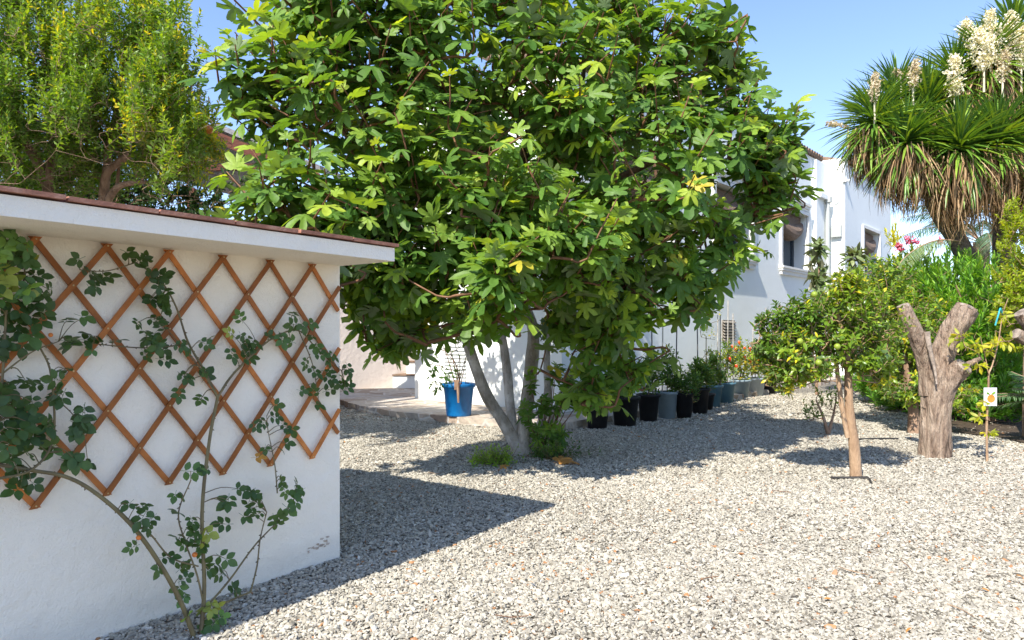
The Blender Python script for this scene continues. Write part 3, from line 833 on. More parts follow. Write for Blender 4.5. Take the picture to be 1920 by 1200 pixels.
# ------------------------------------------------------------------ fig tree
def fig_tree():
    root = thing('fig_tree', 'large multi-stemmed fig tree with broad lobed leaves in the middle of the yard', 'tree', gr(980, 852))
    tk = MB(); nodes = []
    def lm(pts, r0, r1, seg=12, ridge=0):
        Q = limb(tk, [at(*p) + (R.normal(0, .022, 3) if 0 < i_ < len(pts) - 1 else 0) for i_, p in enumerate(pts)], r0, r1, seg + 4, 7, .09, 5); nodes.extend(list(Q[3:])); return Q
    lm([(978, 858, 8.45), (950, 800, 8.42), (915, 735, 8.38), (885, 660, 8.3), (862, 590, 8.2), (815, 480, 7.9), (740, 380, 7.5), (660, 260, 7.0), (590, 130, 6.6), (560, 20, 6.5)], .08, .018)
    lm([(972, 850, 8.65), (962, 780, 8.75), (950, 700, 8.9), (938, 630, 9.0), (925, 560, 9.1), (900, 430, 9.2), (860, 250, 9.2), (840, 60, 9.1)], .066, .02)
    lm([(982, 862, 8.45), (985, 800, 8.42), (1000, 700, 8.4), (996, 620, 8.3), (984, 545, 8.2), (975, 430, 8.0), (985, 300, 7.8), (1010, 150, 7.6), (1040, 0, 7.5)], .092, .018)
    lm([(1000, 855, 8.6), (1035, 780, 8.8), (1075, 700, 9.0), (1108, 640, 9.1), (1160, 540, 9.3), (1240, 430, 9.4), (1330, 330, 9.3), (1410, 230, 9.1)], .07, .018)
    lm([(985, 850, 8.7), (1008, 800, 8.85), (1022, 740, 9.0), (1030, 660, 9.2), (1050, 560, 9.4), (1080, 450, 9.6)], .06, .02)
    lm([(978, 450, 8.0), (1060, 370, 7.7), (1170, 330, 7.5), (1250, 270, 7.4), (1310, 170, 7.4), (1330, 40, 7.5)], .05, .014, 8)
    lm([(862, 590, 8.2), (790, 540, 7.7), (710, 480, 7.1), (610, 410, 6.5), (530, 350, 6.2), (460, 330, 6.1)], .055, .014, 8)
    lm([(740, 380, 7.5), (690, 250, 7.4), (680, 90, 7.4), (700, -60, 7.5)], .035, .012, 8)
    lm([(985, 300, 7.8), (1080, 200, 8.0), (1100, 60, 8.1), (1090, -80, 8.2)], .04, .014, 8)
    lm([(1240, 430, 9.4), (1230, 300, 9.5), (1190, 150, 9.4), (1180, 0, 9.3)], .04, .014, 8)
    lm([(1240, 430, 9.4), (1330, 420, 9.0), (1400, 380, 8.8), (1450, 300, 8.8)], .035, .012, 8)
    lm([(925, 560, 9.1), (820, 420, 9.8), (750, 300, 10.1)], .05, .015, 8)
    lm([(925, 560, 9.1), (1000, 400, 10.2), (1090, 220, 10.4)], .05, .015, 8)
    lm([(1108, 640, 9.1), (1150, 600, 8.6), (1200, 600, 8.3)], .03, .012, 8)
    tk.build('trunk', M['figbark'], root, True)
    lobes = [(545, 165, 6.7, .68, 1), (455, 110, 6.6, .3, 1), (480, 345, 6.3, .42, 1), (610, 340, 6.7, .85, 1), (700, 170, 7.2, 1.05, 1), (650, 10, 7.3, .85, 1), (760, -40, 7.5, 1.0, 1),
             (880, 80, 7.8, 1.35, 1), (840, 320, 7.2, 1.15, 1), (740, 420, 7.2, .85, 1), (780, 530, 7.7, .78, 0), (950, 440, 7.1, .85, 1), (1050, 110, 7.9, 1.3, 1),
             (1240, 70, 8.3, .82, 1), (1330, 40, 8.4, .35, 1), (1190, 290, 8.0, 1.25, 1), (1330, 230, 8.6, .95, 1), (1440, 250, 8.8, .5, 1), (1440, 340, 8.8, .42, 1), (1090, 470, 8.0, 1.0, 0),
             (1270, 450, 8.5, .85, 1), (1375, 440, 8.6, .3, 0), (1300, 540, 8.5, .42, 0), (1130, 610, 8.3, .55, 0), (690, 555, 7.7, .45, 0), (740, 620, 8.0, .36, 0), (660, 470, 7.3, .5, 1), (870, 590, 8.8, .32, 0),
             (1060, 590, 8.8, .42, 0), (1180, 560, 8.2, .6, 0), (900, 250, 9.9, 1.6, 1), (1150, 260, 10.0, 1.5, 1), (760, 280, 9.4, 1.3, 1), (1000, 400, 9.8, 1.5, 0), (1000, -60, 8.2, 1.1, 1), (1180, -60, 8.6, .75, 1), (580, 0, 7.0, .55, 1), (1450, 235, 8.8, .3, 1), (1455, 300, 8.8, .28, 1), (1380, 110, 8.5, .22, 1),  (640, 440, 6.9, .5, 1), (540, 400, 6.6, .4, 1), (1000, 380, 6.1, .55, 2), (1090, 400, 6.3, .5, 2), (900, 340, 6.0, .45, 2), (950, 465, 6.7, .45, 1), (1180, 690, 8.5, .32, 0), (1110, 720, 8.5, .32, 0)]
    P1 = []; A = []; 
    for (px, py, Y, r, up) in lobes:
        if Y < 9.2 and up != 2: Y, r = Y * .88, r * .88
        n = int((33 if Y < 9 else 22) * r * r) + 5
        c = at(px, py, Y)
        b = inball(n, 3.0)
        p = c + b * r * np.array([1, 1, .95])
        d = nrmz(b * .8 + np.array([0, -.12, .75 if up else .05]) + rv(n, .3))
        P1.append(p); A.append(d)
    P1 = np.concatenate(P1); A = np.concatenate(A)
    # long leaders standing clear of the outline
    tops = [(440, 60, 5.9), (470, 30, 6.0), (530, 60, 6.1), (620, 0, 6.3), (700, 20, 6.5), (1180, 20, 7.4), (1260, 20, 7.4), (1320, 0, 7.4), (1390, 60, 7.6), (1400, 130, 7.7), (1455, 190, 7.8), (1495, 210, 7.8), (1505, 290, 7.8), (1490, 350, 7.8), (1440, 470, 7.8), (1330, 590, 7.6), (700, 660, 6.8), (740, 660, 6.9), (420, 200, 5.8), (425, 330, 5.7), (560, 120, 5.7), (640, 160, 5.6), (690, 260, 5.6), (1080, 20, 7.3), (980, 20, 7.0)]
    for (px, py, Y) in tops:
        p = at(px, py, Y)[None]; ctr = at(960, 420, 7.8)
        P1 = np.concatenate([P1, p]); A = np.concatenate([A, nrmz((p - ctr) * np.array([[1, 1, .6]]) + UP * (2.0 if py < 400 else .2))])
    L = R.uniform(.3, .66, len(P1)); L[-len(tops):] = .7
    P0 = P1 - A * L[:, None]
    br = MB()
    for i in range(len(P1)):
        br.tube([P0[i], (P0[i] + P1[i]) / 2 + R.normal(0, .012, 3), P1[i]], [.009, .008, .005], 5, False)
    connect(br, nodes, P0, A, r=.009, rbig=.026)
    br.build('branches', M['twig'], root, True)
    cr = MB()
    for i in range(len(P1)):
        nl = int(R.integers(7, 12)); a = A[i]
        ref = nrmz(np.cross(a, nrmz(R.normal(0, 1, 3)))); bb = np.cross(a, ref)
        t = np.linspace(.05, 1, nl); az = np.arange(nl) * 2.4 + R.uniform(0, 6)
        rd = ref * np.cos(az)[:, None] + bb * np.sin(az)[:, None]
        size = R.uniform(.10, .235, nl) * (1 - .35 * t ** 2)
        d = rd * (1 - .35 * t[:, None]) + a * (.15 + .6 * t[:, None] ** 2) + np.array([0, 0, -.32]) * (1 - .8 * t[:, None]) + rv(nl, .16)
        d = nrmz(d)
        nh = a * .45 + np.array([-.10, -.28, .75]) + rv(nl, .28)
        pos = P0[i] + (P1[i] - P0[i]) * t[:, None] + rd * .02 + d * size[:, None] * .38
        Mx = frames(d, nh, size, size * R.uniform(.95, 1.25, nl))
        tn = np.clip(R.normal(.38, .2, nl) + .5 * t ** 3 * R.uniform(.2, 1.1), 0, .93)
        if R.uniform() < .05: tn[R.integers(0, nl)] = R.uniform(.95, 1)
        w_ = R.integers(0, 7, nl)
        for k in range(7):
            q = w_ == k
            if q.any(): cr.inst(FIG[k], Mx[q], pos[q], tn[q])
    cr.build('crown', M['fig_leaf'], root, True)
    # low sprouts at the base
    sp = MB(); sb = MB()
    base = gr(1010, 845)
    for (px, py, Y, n) in ((1040, 715, 8.1, 5), (1010, 740, 8.0, 4), (1075, 740, 8.2, 4), (1035, 790, 8.1, 4), (1020, 830, 8.2, 3)):
        tip = at(px, py, Y)
        for k in range(n):
            p1 = tip + rv(1, .1)[0]; a = nrmz(p1 - base + np.array([0, 0, .2])); p0 = p1 - a * .22
            limb(sb, [base, (base + p0) / 2 + np.array([.05, -.03, .03]), p0, p1], .009, .004, 5, 4)
            spray(sp, FIG, p0, p1, 6, .15, .35, out=1, along=.2, up=.9, jit=.25)
    sb.build('sprout_stems', M['twig'], root, True); sp.build('sprout_leaves', M['fig_leaf'], root, True)
    return root
fig_tree()

# ------------------------------------------------------------------ bushes
def bush(name, label, cat, base, trunks, lobes, tmpl, leafm, barkm, dens=60, leaves=22, L=.5, size=.05, tint=.45, updir=.8, jit=.25, out=.8, along=.5, leafup=.3, group=None, var=.2, tipy=.15, r_t=.05, tintf=None, trunkrough=.05, bias=2.6, twr=.004):
    root = thing(name, label, cat, base, group)
    tk = MB(); nodes = []
    for t in trunks:
        P, r0, r1 = t
        Q = limb(tk, P, r0, r1, 12, 6, trunkrough); nodes.extend(list(Q[2:]))
    tk.build('trunk', barkm, root, True)
    P1 = []; A = []; TT = []
    for lb in lobes:
        c, rr = np.asarray(lb[0], float), np.asarray(lb[1], float) * np.ones(3)
        ud = lb[2] if len(lb) > 2 else updir
        tt = lb[3] if len(lb) > 3 else tint
        n = int(dens * (rr[0] * rr[2] + rr[0] * rr[1]) / 2) + 3
        b = inball(n, bias)
        P1.append(c + b * rr); A.append(nrmz(b * .7 + np.array([0, 0, ud]) + rv(n, .22))); TT.append(np.full(n, tt) + R.normal(0, .06, n))
    P1 = np.concatenate(P1); A = np.concatenate(A); TT = np.concatenate(TT)
    Ls = L * R.uniform(.6, 1.2, len(P1)); P0 = P1 - A * Ls[:, None]
    q = P0[:, 2] < .05; P0[q, 2] = .05
    br = MB()
    if nodes: connect(br, nodes, P0, A, r=twr, rbig=max(twr * 3, .012), seg=4)
    for i in range(len(P1)): br.tube([P0[i], P1[i]], [twr, twr * .5], 4, False)
    br.build('twigs', barkm, root, True)
    cr = MB()
    spray(cr, tmpl, P0, P1, leaves, size, TT, out=out, along=along, up=leafup, jit=jit, var=var, tipyoung=tipy, start=.1)
    cr.build('crown', leafm, root, True)
    return root

def ball(c, r):
    """orange / bud with a small calyx"""
    mb = MB(); prof = [(0.0001, -r)] + [(r * math.sin(a), -r * math.cos(a)) for a in np.linspace(.3, 2.85, 9)] + [(r * .1, r * .93), (.0001, r * .9)]
    mb.lathe(c, prof, 14)
    return mb

# pomegranates behind the outhouse
def G(px, Y, z=0.0): return np.array([(px - CX) / F * Y, Y, z])
YP = 7.6
b1 = G(88, YP)
def clumps(spec, n, Y, r0, r1, ud, tint):
    out = []
    for k in range(n):
        x0, x1, y0, y1 = spec[R.integers(0, len(spec))]
        r = R.uniform(r0, r1)
        out.append((at(R.uniform(x0, x1), R.uniform(y0, y1), Y + R.normal(0, .35)), (r * .8, r * .8, r * R.uniform(.8, 1.5)), ud, tint + R.normal(0, .12)))
    return out
pom1 = bush('pomegranate_tree', 'tall green leafy tree at the far left with a pale forked trunk', 'tree', b1,
     [([b1, at(92, 420, YP), at(85, 340, YP), at(62, 290, YP), at(35, 240, YP), at(20, 120, YP)], .12, .03),
      ([at(88, 350, YP), at(98, 300, YP - .05), at(100, 260, YP), at(120, 180, YP), at(130, 60, YP)], .05, .02)],
     [(at(-40, 60, YP), (1.1, 1.1, 1.3), 1.2, .32), (at(80, 180, YP), (1.0, 1.0, 1.0), 1.2, .32), (at(60, 20, YP), (.8, .9, 1.2), 1.6, .42), (at(-60, 280, YP), (.9, .9, .7), .6, .28), (at(130, 260, YP + .5), (.6, .4, .5), .8, .3), (at(40, 330, YP + .6), (.9, .4, .5), .5, .2)] + clumps([(-60, 160, -40, 215), (-60, 30, 100, 330), (105, 160, 100, 280)], 34, YP - .5, .22, .4, .8, .4) + clumps([(-20, 160, -60, 80)], 9, YP - .3, .12, .2, 2.4, .55),
     SMALL, M['pom_leaf'], M['bark'], dens=210, leaves=24, L=.42, size=.075, tipy=.25, out=1.1, jit=.4, twr=.002, var=.3)
b2 = G(195, YP + .3)
YQ = YP + .3
pom2 = bush('pomegranate_tree', 'yellow green leafy tree with a gnarled grey branch beside the fig tree', 'tree', b2,
     [([b2, at(192, 420, YQ), at(195, 370, YQ), at(200, 320, YQ), at(205, 270, YQ), at(225, 180, YQ), at(240, 60, YQ)], .10, .02),
      ([at(195, 365, YQ), at(200, 325, YQ - .1), at(222, 305, YQ - .15), at(245, 288, YQ - .2)], .055, .035),
      ([at(200, 380, YQ), at(222, 350, YQ - .1), at(260, 342, YQ - .15), at(300, 342, YQ - .1)], .045, .02),
      ([at(218, 360, YQ), at(222, 320, YQ), at(224, 260, YQ)], .022, .012)],
     [(at(200, 140, YQ), (.95, .9, 1.0), 1.3, .5), (at(280, 90, YQ), (.75, .8, 1.1), 1.7, .6), (at(170, 20, YQ), (.7, .8, .9), 1.8, .6), (at(300, 200, YQ), (.65, .8, .7), 1.0, .5), (at(330, 130, YQ), (.25, .4, .85), 2.0, .62), (at(350, 250, YQ), (.45, .45, .42), .5, .7),
      (at(385, 215, YQ - .1), (.2, .3, .36), .8, .86), (at(330, 235, YQ - .4), (.25, .2, .14), .3, .8), (at(405, 270, YQ - .1), (.2, .3, .2), .3, .9), (at(330, 285, YQ + .2), (.4, .4, .35), .3, .45), (at(220, 260, YQ + .3), (.8, .5, .5), .8, .3), (at(355, 330, YQ), (.25, .3, .25), -.3, .65), (at(140, 300, YQ + .4), (.7, .3, .5), .5, .25)] + clumps([(130, 325, -30, 215), (260, 375, 130, 270), (240, 335, 0, 200)], 42, YQ - .5, .2, .38, .8, .5) + clumps([(150, 360, -60, 120), (320, 345, 30, 150)], 14, YQ - .3, .12, .2, 2.4, .62),
     SMALL, M['pom_leaf'], M['bark'], dens=210, leaves=24, L=.42, size=.075, tipy=.25, out=1.1, jit=.4, twr=.002, var=.3)
fr = ball(at(392, 243, YQ - .45), .045).build('pomegranate', M['fruit'], pom2, True)

# dark hedge behind them
hb = G(150, 10.2)
bush('hedge', 'dark green hedge seen behind the pomegranate trunks', 'hedge', hb, [([hb, hb + UP * 1.2, hb + np.array([.2, 0, 2.4])], .08, .03)],
     [(G(px, 10.3, z), (1.2, .5, .95), .3, .3) for px in (-140, -20, 100, 220, 330) for z in (1.6, 2.7, 3.6)],
     OVAL, M['hedge_leaf'], M['bark'], dens=170, leaves=22, L=.4, size=.09)
for (px, z_, r_) in ((-60, 3.4, 1.6), (160, 4.2, 1.5)):
    hb = G(px, 12.5)
    bush('evergreen_tree', 'dark evergreen crown rising behind the leftmost trunk' if px < 0 else 'dark evergreen crown showing between the two pomegranate trees', 'tree', hb, [([hb, hb + UP * 2, hb + UP * z_], .12, .05)],
         [(hb + UP * z_, (r_, 1.0, 2.0), .6, .35)], OVAL, M['hedge_leaf'], M['bark'], dens=90, leaves=20, L=.5, size=.10)

# wooden shed behind, between the pomegranate and the fig
sh = thing('shed', 'red timber shed with a grey sloping roof half hidden behind the trees', 'shed', G(430, 11.5))
mb = MB(); mb.box(at(330, 700, 12) * np.array([1, 1, 0]), np.array([2.2, .5, 0]), np.array([-.5, 2.0, 0]), UP * 3.45); mb.build('wall', M['stonewall'], sh)
mb = MB()
ra = at(352, 345, 11.3); rb = at(560, 262, 11.3)
p = at(335, 330, 11.2); q = at(440, 245, 11.2); q2 = at(620, 330, 12)
mb.box(at(405, 240, 11.6), at(600, 320, 11.6) - at(405, 240, 11.6), np.array([.4, 2.2, .1]), UP * .09)
mb.box(at(405, 240, 11.6), at(300, 330, 11.0) - at(405, 240, 11.6), np.array([.4, 2.2, .1]), UP * .09)
mb.build('roof', M['slate'], sh)
mb = MB()
o_ = np.array([0, -.03, -.20])
mb.box(at(405, 246, 11.6) + o_, at(600, 326, 11.6) - at(405, 246, 11.6), np.array([0, .05, 0]), UP * .2)
mb.box(at(405, 246, 11.6) + o_, at(300, 336, 11.0) - at(405, 246, 11.6), np.array([0, .05, 0]), UP * .2)
for k in range(4):
    a = at(320 + k * 60, 322 - k * 2, 11.4); mb.box(a, at(330 + 60 * (k + 1), 318, 11.5) - a, np.array([0, .08, 0]), UP * .1)
mb.box(G(350, 11.3), np.array([.12, 0, 0]), np.array([0, .12, 0]), UP * 3.9)
mb.box(G(520, 11.5), np.array([.12, 0, 0]), np.array([0, .12, 0]), UP * 3.9)
mb.build('beams', M['redwood'], sh)

# ------------------------------------------------------------------ roses
def thorny(mb, Q, r):
    for i in range(2, len(Q) - 1):
        if R.uniform() < .55:
            d = nrmz(Q[i] - Q[i - 1]); s_ = nrmz(np.cross(d, R.normal(0, 1, 3)))
            p = Q[i] + s_ * r * .8
            mb.add([p - d * .004, p + d * .006, p + s_ * .009 - d * .003, p + np.cross(s_, d) * .002], [(0, 1, 2), (1, 3, 2), (3, 0, 2)])

def rose(label, base, canes, clusters, buds, light=()):
    root = thing('rose_bush', label, 'rose', base, 'rose bushes trained on the outhouse trellis')
    cm = MB(); nodes = []
    for (pts, r0, r1) in canes:
        P = [onwall(*p) for p in pts]
        Q = limb(cm, P, r0, r1, 8, 8, .04); nodes.extend(list(Q)); thorny(cm, Q, r0)
    nodes = np.array(nodes)
    lf = MB()
    for (px, py, w_, n, tnt) in clusters:
        k = max(1, int(round(n / 1.7)))
        for _ in range(k):
            p = onwall(px + R.normal(0, 9), py + R.normal(0, 9), w_ + R.normal(0, .015))
            j = np.argmin(np.linalg.norm(nodes - p, axis=1)); q = nodes[j]
            if np.linalg.norm(p - q) > .02:
                cm.tube(smooth_path([q, (p + q) / 2 + np.array([0, 0, .02]), p], 3), np.linspace(.003, .0015, 7), 4, False)
            d = nrmz((p - q) * 2 + D1 * R.normal(0, .8) + UP * R.normal(-.25, .5) + N1 * R.uniform(0, .5))
            nh = N1 * .9 + UP * .65 + np.array([-.1, -.2, 0]) + R.normal(0, .45, 3)
            s_ = R.uniform(.038, .062) * (1.12 if py < 880 and px < 170 else 1)
            tm = ROSE5 if R.uniform() < .55 else ROSE3
            T_ = (p - d * s_ * .8)[None]
            lf.inst(tm, frames(d[None], nh[None], np.array([s_])), T_, np.array([np.clip(tnt + R.normal(0, .14), 0, .95 if tnt < .95 else 1)]))
    cm.build('canes', M['cane'], root, True); lf.build('leaves', M['rose_leaf'], root, True)
    for (px, py, w_, r_) in buds:
        ball(onwall(px, py, w_), r_).build('rose_hip', M['fruit'], root, True)
    return root

cl = [(150, 505, .1, 4, .4), (185, 520, .1, 4, .4), (175, 545, .1, 3, .4), (240, 480, .09, 4, .4), (265, 495, .09, 6, .4), (290, 520, .1, 6, .35), (300, 545, .1, 6, .35), (315, 575, .1, 5, .35), (280, 560, .1, 4, .4), (300, 600, .1, 4, .4), (270, 620, .1, 3, .4), (255, 600, .1, 3, .4),
      (180, 640, .1, 5, .3), (150, 640, .1, 3, .3), (205, 650, .1, 2, .3), (290, 640, .12, 4, .4), (310, 665, .12, 5, .35), (340, 640, .12, 3, .4), (275, 660, .12, 3, .4), (345, 730, .13, 2, .3), (370, 745, .13, 3, .4), (345, 705, .12, 3, .35), (385, 690, .12, 3, .4),
      (440, 605, .1, 3, .85), (455, 640, .1, 5, .4), (450, 680, .1, 3, .4), (475, 655, .1, 3, .4), (385, 640, .12, 3, .4), (550, 595, .1, 4, .5), (575, 610, .1, 4, .5), (590, 640, .1, 5, .45), (600, 665, .1, 5, .4), (580, 690, .1, 4, .4), (615, 715, .1, 4, .4), (648, 690, .1, 5, .45), (600, 745, .1, 4, .4), (585, 735, .1, 3, .4),
      (540, 640, .1, 3, .4), (505, 625, .1, 2, .4), (525, 645, .1, 2, .4), (640, 715, .1, 3, .4), (245, 955, .25, 3, .35), (275, 965, .25, 3, .35), (290, 1005, .26, 2, .4), (300, 1070, .28, 2, .4), (270, 1020, .27, 2, .4),
      (430, 935, .2, 5, .4), (460, 925, .2, 5, .4), (480, 955, .2, 4, .45), (500, 935, .2, 4, .5), (530, 905, .2, 5, .6), (550, 930, .2, 5, .65), (540, 960, .2, 3, .6), (440, 975, .2, 3, .35), (415, 1070, .25, 4, .4), (430, 1085, .25, 3, .4), (510, 970, .2, 3, .5), (560, 905, .2, 3, .5),
      (495, 795, .12, 3, .4), (520, 785, .12, 2, .4), (545, 805, .12, 3, .4), (535, 830, .12, 3, .4), (490, 850, .14, 2, .98), (510, 770, .12, 2, .4), (500, 830, .12, 2, .4),
      (375, 880, .22, 4, .4), (330, 920, .24, 3, .4), (345, 955, .25, 2, .5), (360, 980, .25, 3, .5), (340, 1000, .26, 3, .45), (385, 1015, .27, 5, .88), (370, 1005, .27, 4, .85), (395, 1035, .27, 3, .8), (390, 1060, .28, 3, .5), (335, 1090, .3, 3, .5), (340, 1120, .3, 3, .75), (350, 1165, .32, 2, .6), (390, 1145, .32, 5, .88), (385, 1185, .33, 4, .86), (400, 1165, .33, 3, .84), (320, 1050, .28, 3, .45), (345, 1060, .28, 3, .45), (355, 1030, .28, 3, .5)]
rbase = onwall(378, 1192, .34); rbase[2] = 0
rose('rose bush with thorny canes rising from the gravel up the middle of the trellis', rbase,
     [([(376, 1196, .34), (383, 1100, .30), (379, 960, .25), (392, 830, .2), (408, 745, .15)], .0105, .008),
      ([(408, 745, .15), (380, 690, .12), (352, 640, .10), (330, 575, .09), (300, 525, .08), (255, 492, .07)], .007, .003),
      ([(408, 745, .15), (432, 708, .12), (470, 668, .10), (515, 632, .08), (560, 620, .08), (595, 655, .08), (640, 695, .08)], .007, .003),
      ([(560, 620, .08), (585, 680, .08), (597, 745, .08)], .004, .002),
      ([(255, 492, .07), (200, 508, .08), (150, 506, .08)], .003, .002),
      ([(352, 645, .10), (290, 652, .09), (230, 650, .09), (140, 640, .09)], .004, .002),
      ([(408, 745, .15), (375, 690, .14), (340, 650, .1), (300, 600, .1)], .004, .002),
      ([(366, 1200, .34), (335, 1120, .31), (285, 1035, .28), (235, 972, .25), (170, 918, .2), (120, 893, .16), (60, 882, .14), (-20, 868, .12)], .012, .008),
      ([(240, 975, .25), (280, 1000, .26), (320, 1045, .27), (372, 1062, .3)], .004, .004),
      ([(385, 1150, .32), (370, 1080, .3), (345, 1010, .27), (335, 960, .25), (358, 900, .22)], .005, .003),
      ([(385, 1140, .31), (430, 1088, .26), (480, 1020, .22), (530, 968, .19), (555, 930, .18)], .006, .003),
      ([(470, 1110, .28), (482, 1060, .24), (488, 1010, .22), (500, 960, .2)], .005, .003),
      ([(400, 1140, .31), (445, 1120, .29), (470, 1110, .28)], .005, .005),
      ([(520, 925, .18), (515, 870, .15), (503, 810, .12), (500, 780, .12)], .004, .002)],
     cl, [(365, 1040, .28, .013), (260, 1008, .27, .012), (612, 690, .1, .010)])
cl2 = []
for _ in range(38):
    px = abs(R.normal(0, 55)) - 12; py = R.uniform(560, 850)
    if px > 115: px = R.uniform(0, 90)
    cl2.append((px, py, R.uniform(.08, .2), 2.4, .36))
for (px, py) in ((60, 585), (85, 590), (120, 640), (135, 600), (65, 520), (80, 545), (110, 700), (150, 770), (120, 750), (145, 800), (90, 800), (130, 860), (150, 790), (60, 830), (30, 880), (20, 860), (55, 905), (95, 840), (150, 865)):
    cl2.append((px, py, .12, 3, .38))
for _ in range(16): cl2.append((R.uniform(-20, 60), R.uniform(440, 545), R.uniform(.1, .2), 3, .83))
rb2 = onwall(-60, 1500, .3); rb2[2] = 0
rose('dense dark leaved rose bush at the left edge covering the trellis end', rb2,
     [([(-60, 1500, .3), (-40, 1200, .28), (-15, 900, .2), (5, 700, .15), (15, 560, .13), (40, 480, .12)], .01, .004),
      ([(-15, 900, .2), (60, 880, .15), (100, 820, .12), (95, 700, .1), (70, 640, .1), (45, 560, .1), (50, 470, .1)], .006, .003),
      ([(5, 700, .15), (60, 660, .12), (110, 640, .1)], .004, .002), ([(95, 740, .1), (130, 770, .1), (155, 800, .1)], .003, .002)],
     cl2, [(95, 628, .1, .010)])

# ------------------------------------------------------------------ potted plants
def pot(mb, c, rt, rb, h, rim=.05):
    pr = [(.001, 0), (rb, 0), (rb + (rt - rb) * .8, h - rim - .001), (rt + .012, h - rim), (rt + .022, h - .012), (rt + .02, h), (rt - .004, h + .002), (rt - .012, h - .02), (rt - .02, h - .06), (.001, h - .062)]
    mb.lathe(c, pr, 32)

def potted(name, label, c, rt, h, pm, shoots, leafargs, canes=(), fruits=0, group='potted plants in a row along the house'):
    c = np.asarray(c, float)
    root = thing(name, label, 'potted plant', c, group)
    mb = MB(); pot(mb, c, rt, rt * .74, h); mb.build('pot', pm, root, True)
    mb = MB(); an = np.linspace(0, 6.283, 24, endpoint=False)
    V = [(c[0] + math.cos(a) * (rt - .015), c[1] + math.sin(a) * (rt - .015), c[2] + h - .045) for a in an]
    mb.add(V, [tuple(range(24))]); mb.build('soil', M['soil'], root)
    n, H, W, tmpl, size, tint, leaves = shoots; n = int(n * 2.6); size *= 1.2
    sb = MB(); lf = MB()
    top = c + UP * (h - .05)
    m1 = top + UP * H * .45
    limb(sb, [top, m1], .012, .007, 6)
    b = inball(n, 2.2) * np.array([W, W, H * .5]); P1 = m1 + UP * H * .12 + b
    A = nrmz(b + np.array([0, 0, .5]) + rv(n, .25)); P0 = P1 - A * .2
    connect(sb, [top, top + UP * H * .2, m1], P0, A, r=.003, rbig=.008, seg=4)
    spray(lf, tmpl, P0, P1, leaves, size, np.full(n, tint), **leafargs)
    sb.build('stem', M['cane'], root, True); lf.build('foliage', M['pot_leaf'], root, True)
    for (dx, zt, mt) in canes:
        cb = MB(); tx = R.normal(0, .03)
        p = c + np.array([dx, R.uniform(-.05, .08), h - .06]); cb.tube([p, np.array([p[0] + tx, p[1], zt])], .011, 6); cb.build('cane', mt, root)
    for k in range(fruits):
        q = P1[R.integers(0, n)] + R.normal(0, .05, 3) + np.array([0, -.06, -.03]); pb = MB()
        pb.tube(smooth_path([q, q + np.array([.005, 0, -.045]), q + np.array([.02, 0, -.10])], 3), [.020, .028, .030, .028, .020, .012, .003], 8); pb.build('pepper', M['pepper'], root, True)
    return root

LA = dict(out=.9, along=.3, up=.5, jit=.3, var=.25)
specs = [  # px, py bottom, py rim, width, material, label, shoots, canes(px,py top,mat), fruits
    (1120, 808, 750, 52, 'black_pot', 'black plastic pot nearest the fig trunk with sparse stems', (10, .5, .22, OVAL, .07, .35, 9), [], 0),
    (1172, 802, 742, 58, 'black_pot', 'widest black plastic pot with leafy stems, second from the fig trunk', (22, .7, .28, OVAL, .08, .35, 10), [], 0),
    (1216, 794, 738, 46, 'black_pot', 'black plastic pot with a tall thin dark stake, left of the first grey blue pot', (26, .8, .28, OVAL, .07, .35, 10), [(1226, 590, 'metal_stake')], 0),
    (1251, 789, 733, 44, 'grey_pot', 'grey blue pot with bare lower stems right of the black pots', (22, .85, .28, OVAL, .08, .45, 9), [(1241, 585, 'canewood'), (1267, 578, 'metal_stake')], 1),
    (1283, 789, 735, 40, 'black_pot', 'low black pot buried in trailing green leaves', (46, .45, .34, OVAL, .055, .35, 10), [], 1),
    (1312, 780, 727, 40, 'black_pot', 'black pot with bushy pepper plant beside the slate blue pot', (40, .6, .3, OVAL, .075, .45, 10), [(1310, 590, 'metal_stake')], 0),
    (1336, 767, 722, 40, 'teal_pot', 'slate blue pot with green pepper plant left of the brighter blue pot', (34, .7, .3, OVAL, .08, .45, 10), [(1345, 587, 'canewood'), (1350, 592, 'metal_stake')], 0),
    (1361, 760, 718, 38, 'teal_pot', 'slate blue pot with red peppers above it below the wall vent', (26, .95, .28, OVAL, .075, .6, 9), [(1365, 563, 'canewood'), (1376, 588, 'canewood')], 5),
    (1388, 751, 713, 40, 'grey_pot', 'grey pot with yellowing pepper plant and orange red peppers', (26, .95, .30, OVAL, .08, .72, 9), [], 7),
    (1416, 747, 709, 40, 'pale_pot', 'palest pot with yellow leaved pepper plant near the orange tree', (26, .85, .30, OVAL, .08, .78, 9), [(1411, 604, 'canewood')], 6),
    (1441, 743, 710, 36, 'black_pot', 'black pot last in the row half hidden by the orange tree', (24, .8, .3, OVAL, .08, .6, 9), [(1440, 577, 'canewood'), (1457, 572, 'canewood')], 0)]
for (px, pb, pt, wd, mk, lab, shs, cns, frs) in specs:
    c = gr(px, pb - 5); Y = c[1]
    rt = wd / F * Y / 2 - .02; h = (pb - pt) / F * Y * .9
    potted('potted_plant', lab, c, rt, h, M[mk], shs, LA, [((q - px) / F * Y, at(q, r_, Y)[2], M[k]) for (q, r_, k) in cns], frs)
# tomato vine on a cane with thin pale leaves
c = gr(1322, 772) + np.array([.12, .35, 0])
potted('potted_plant', 'black pot with a thin pale tomato vine climbing behind the pepper plants', c, .16, .32, M['black_pot'], (12, 2.6, .28, OVAL, .05, .75, 8), LA)

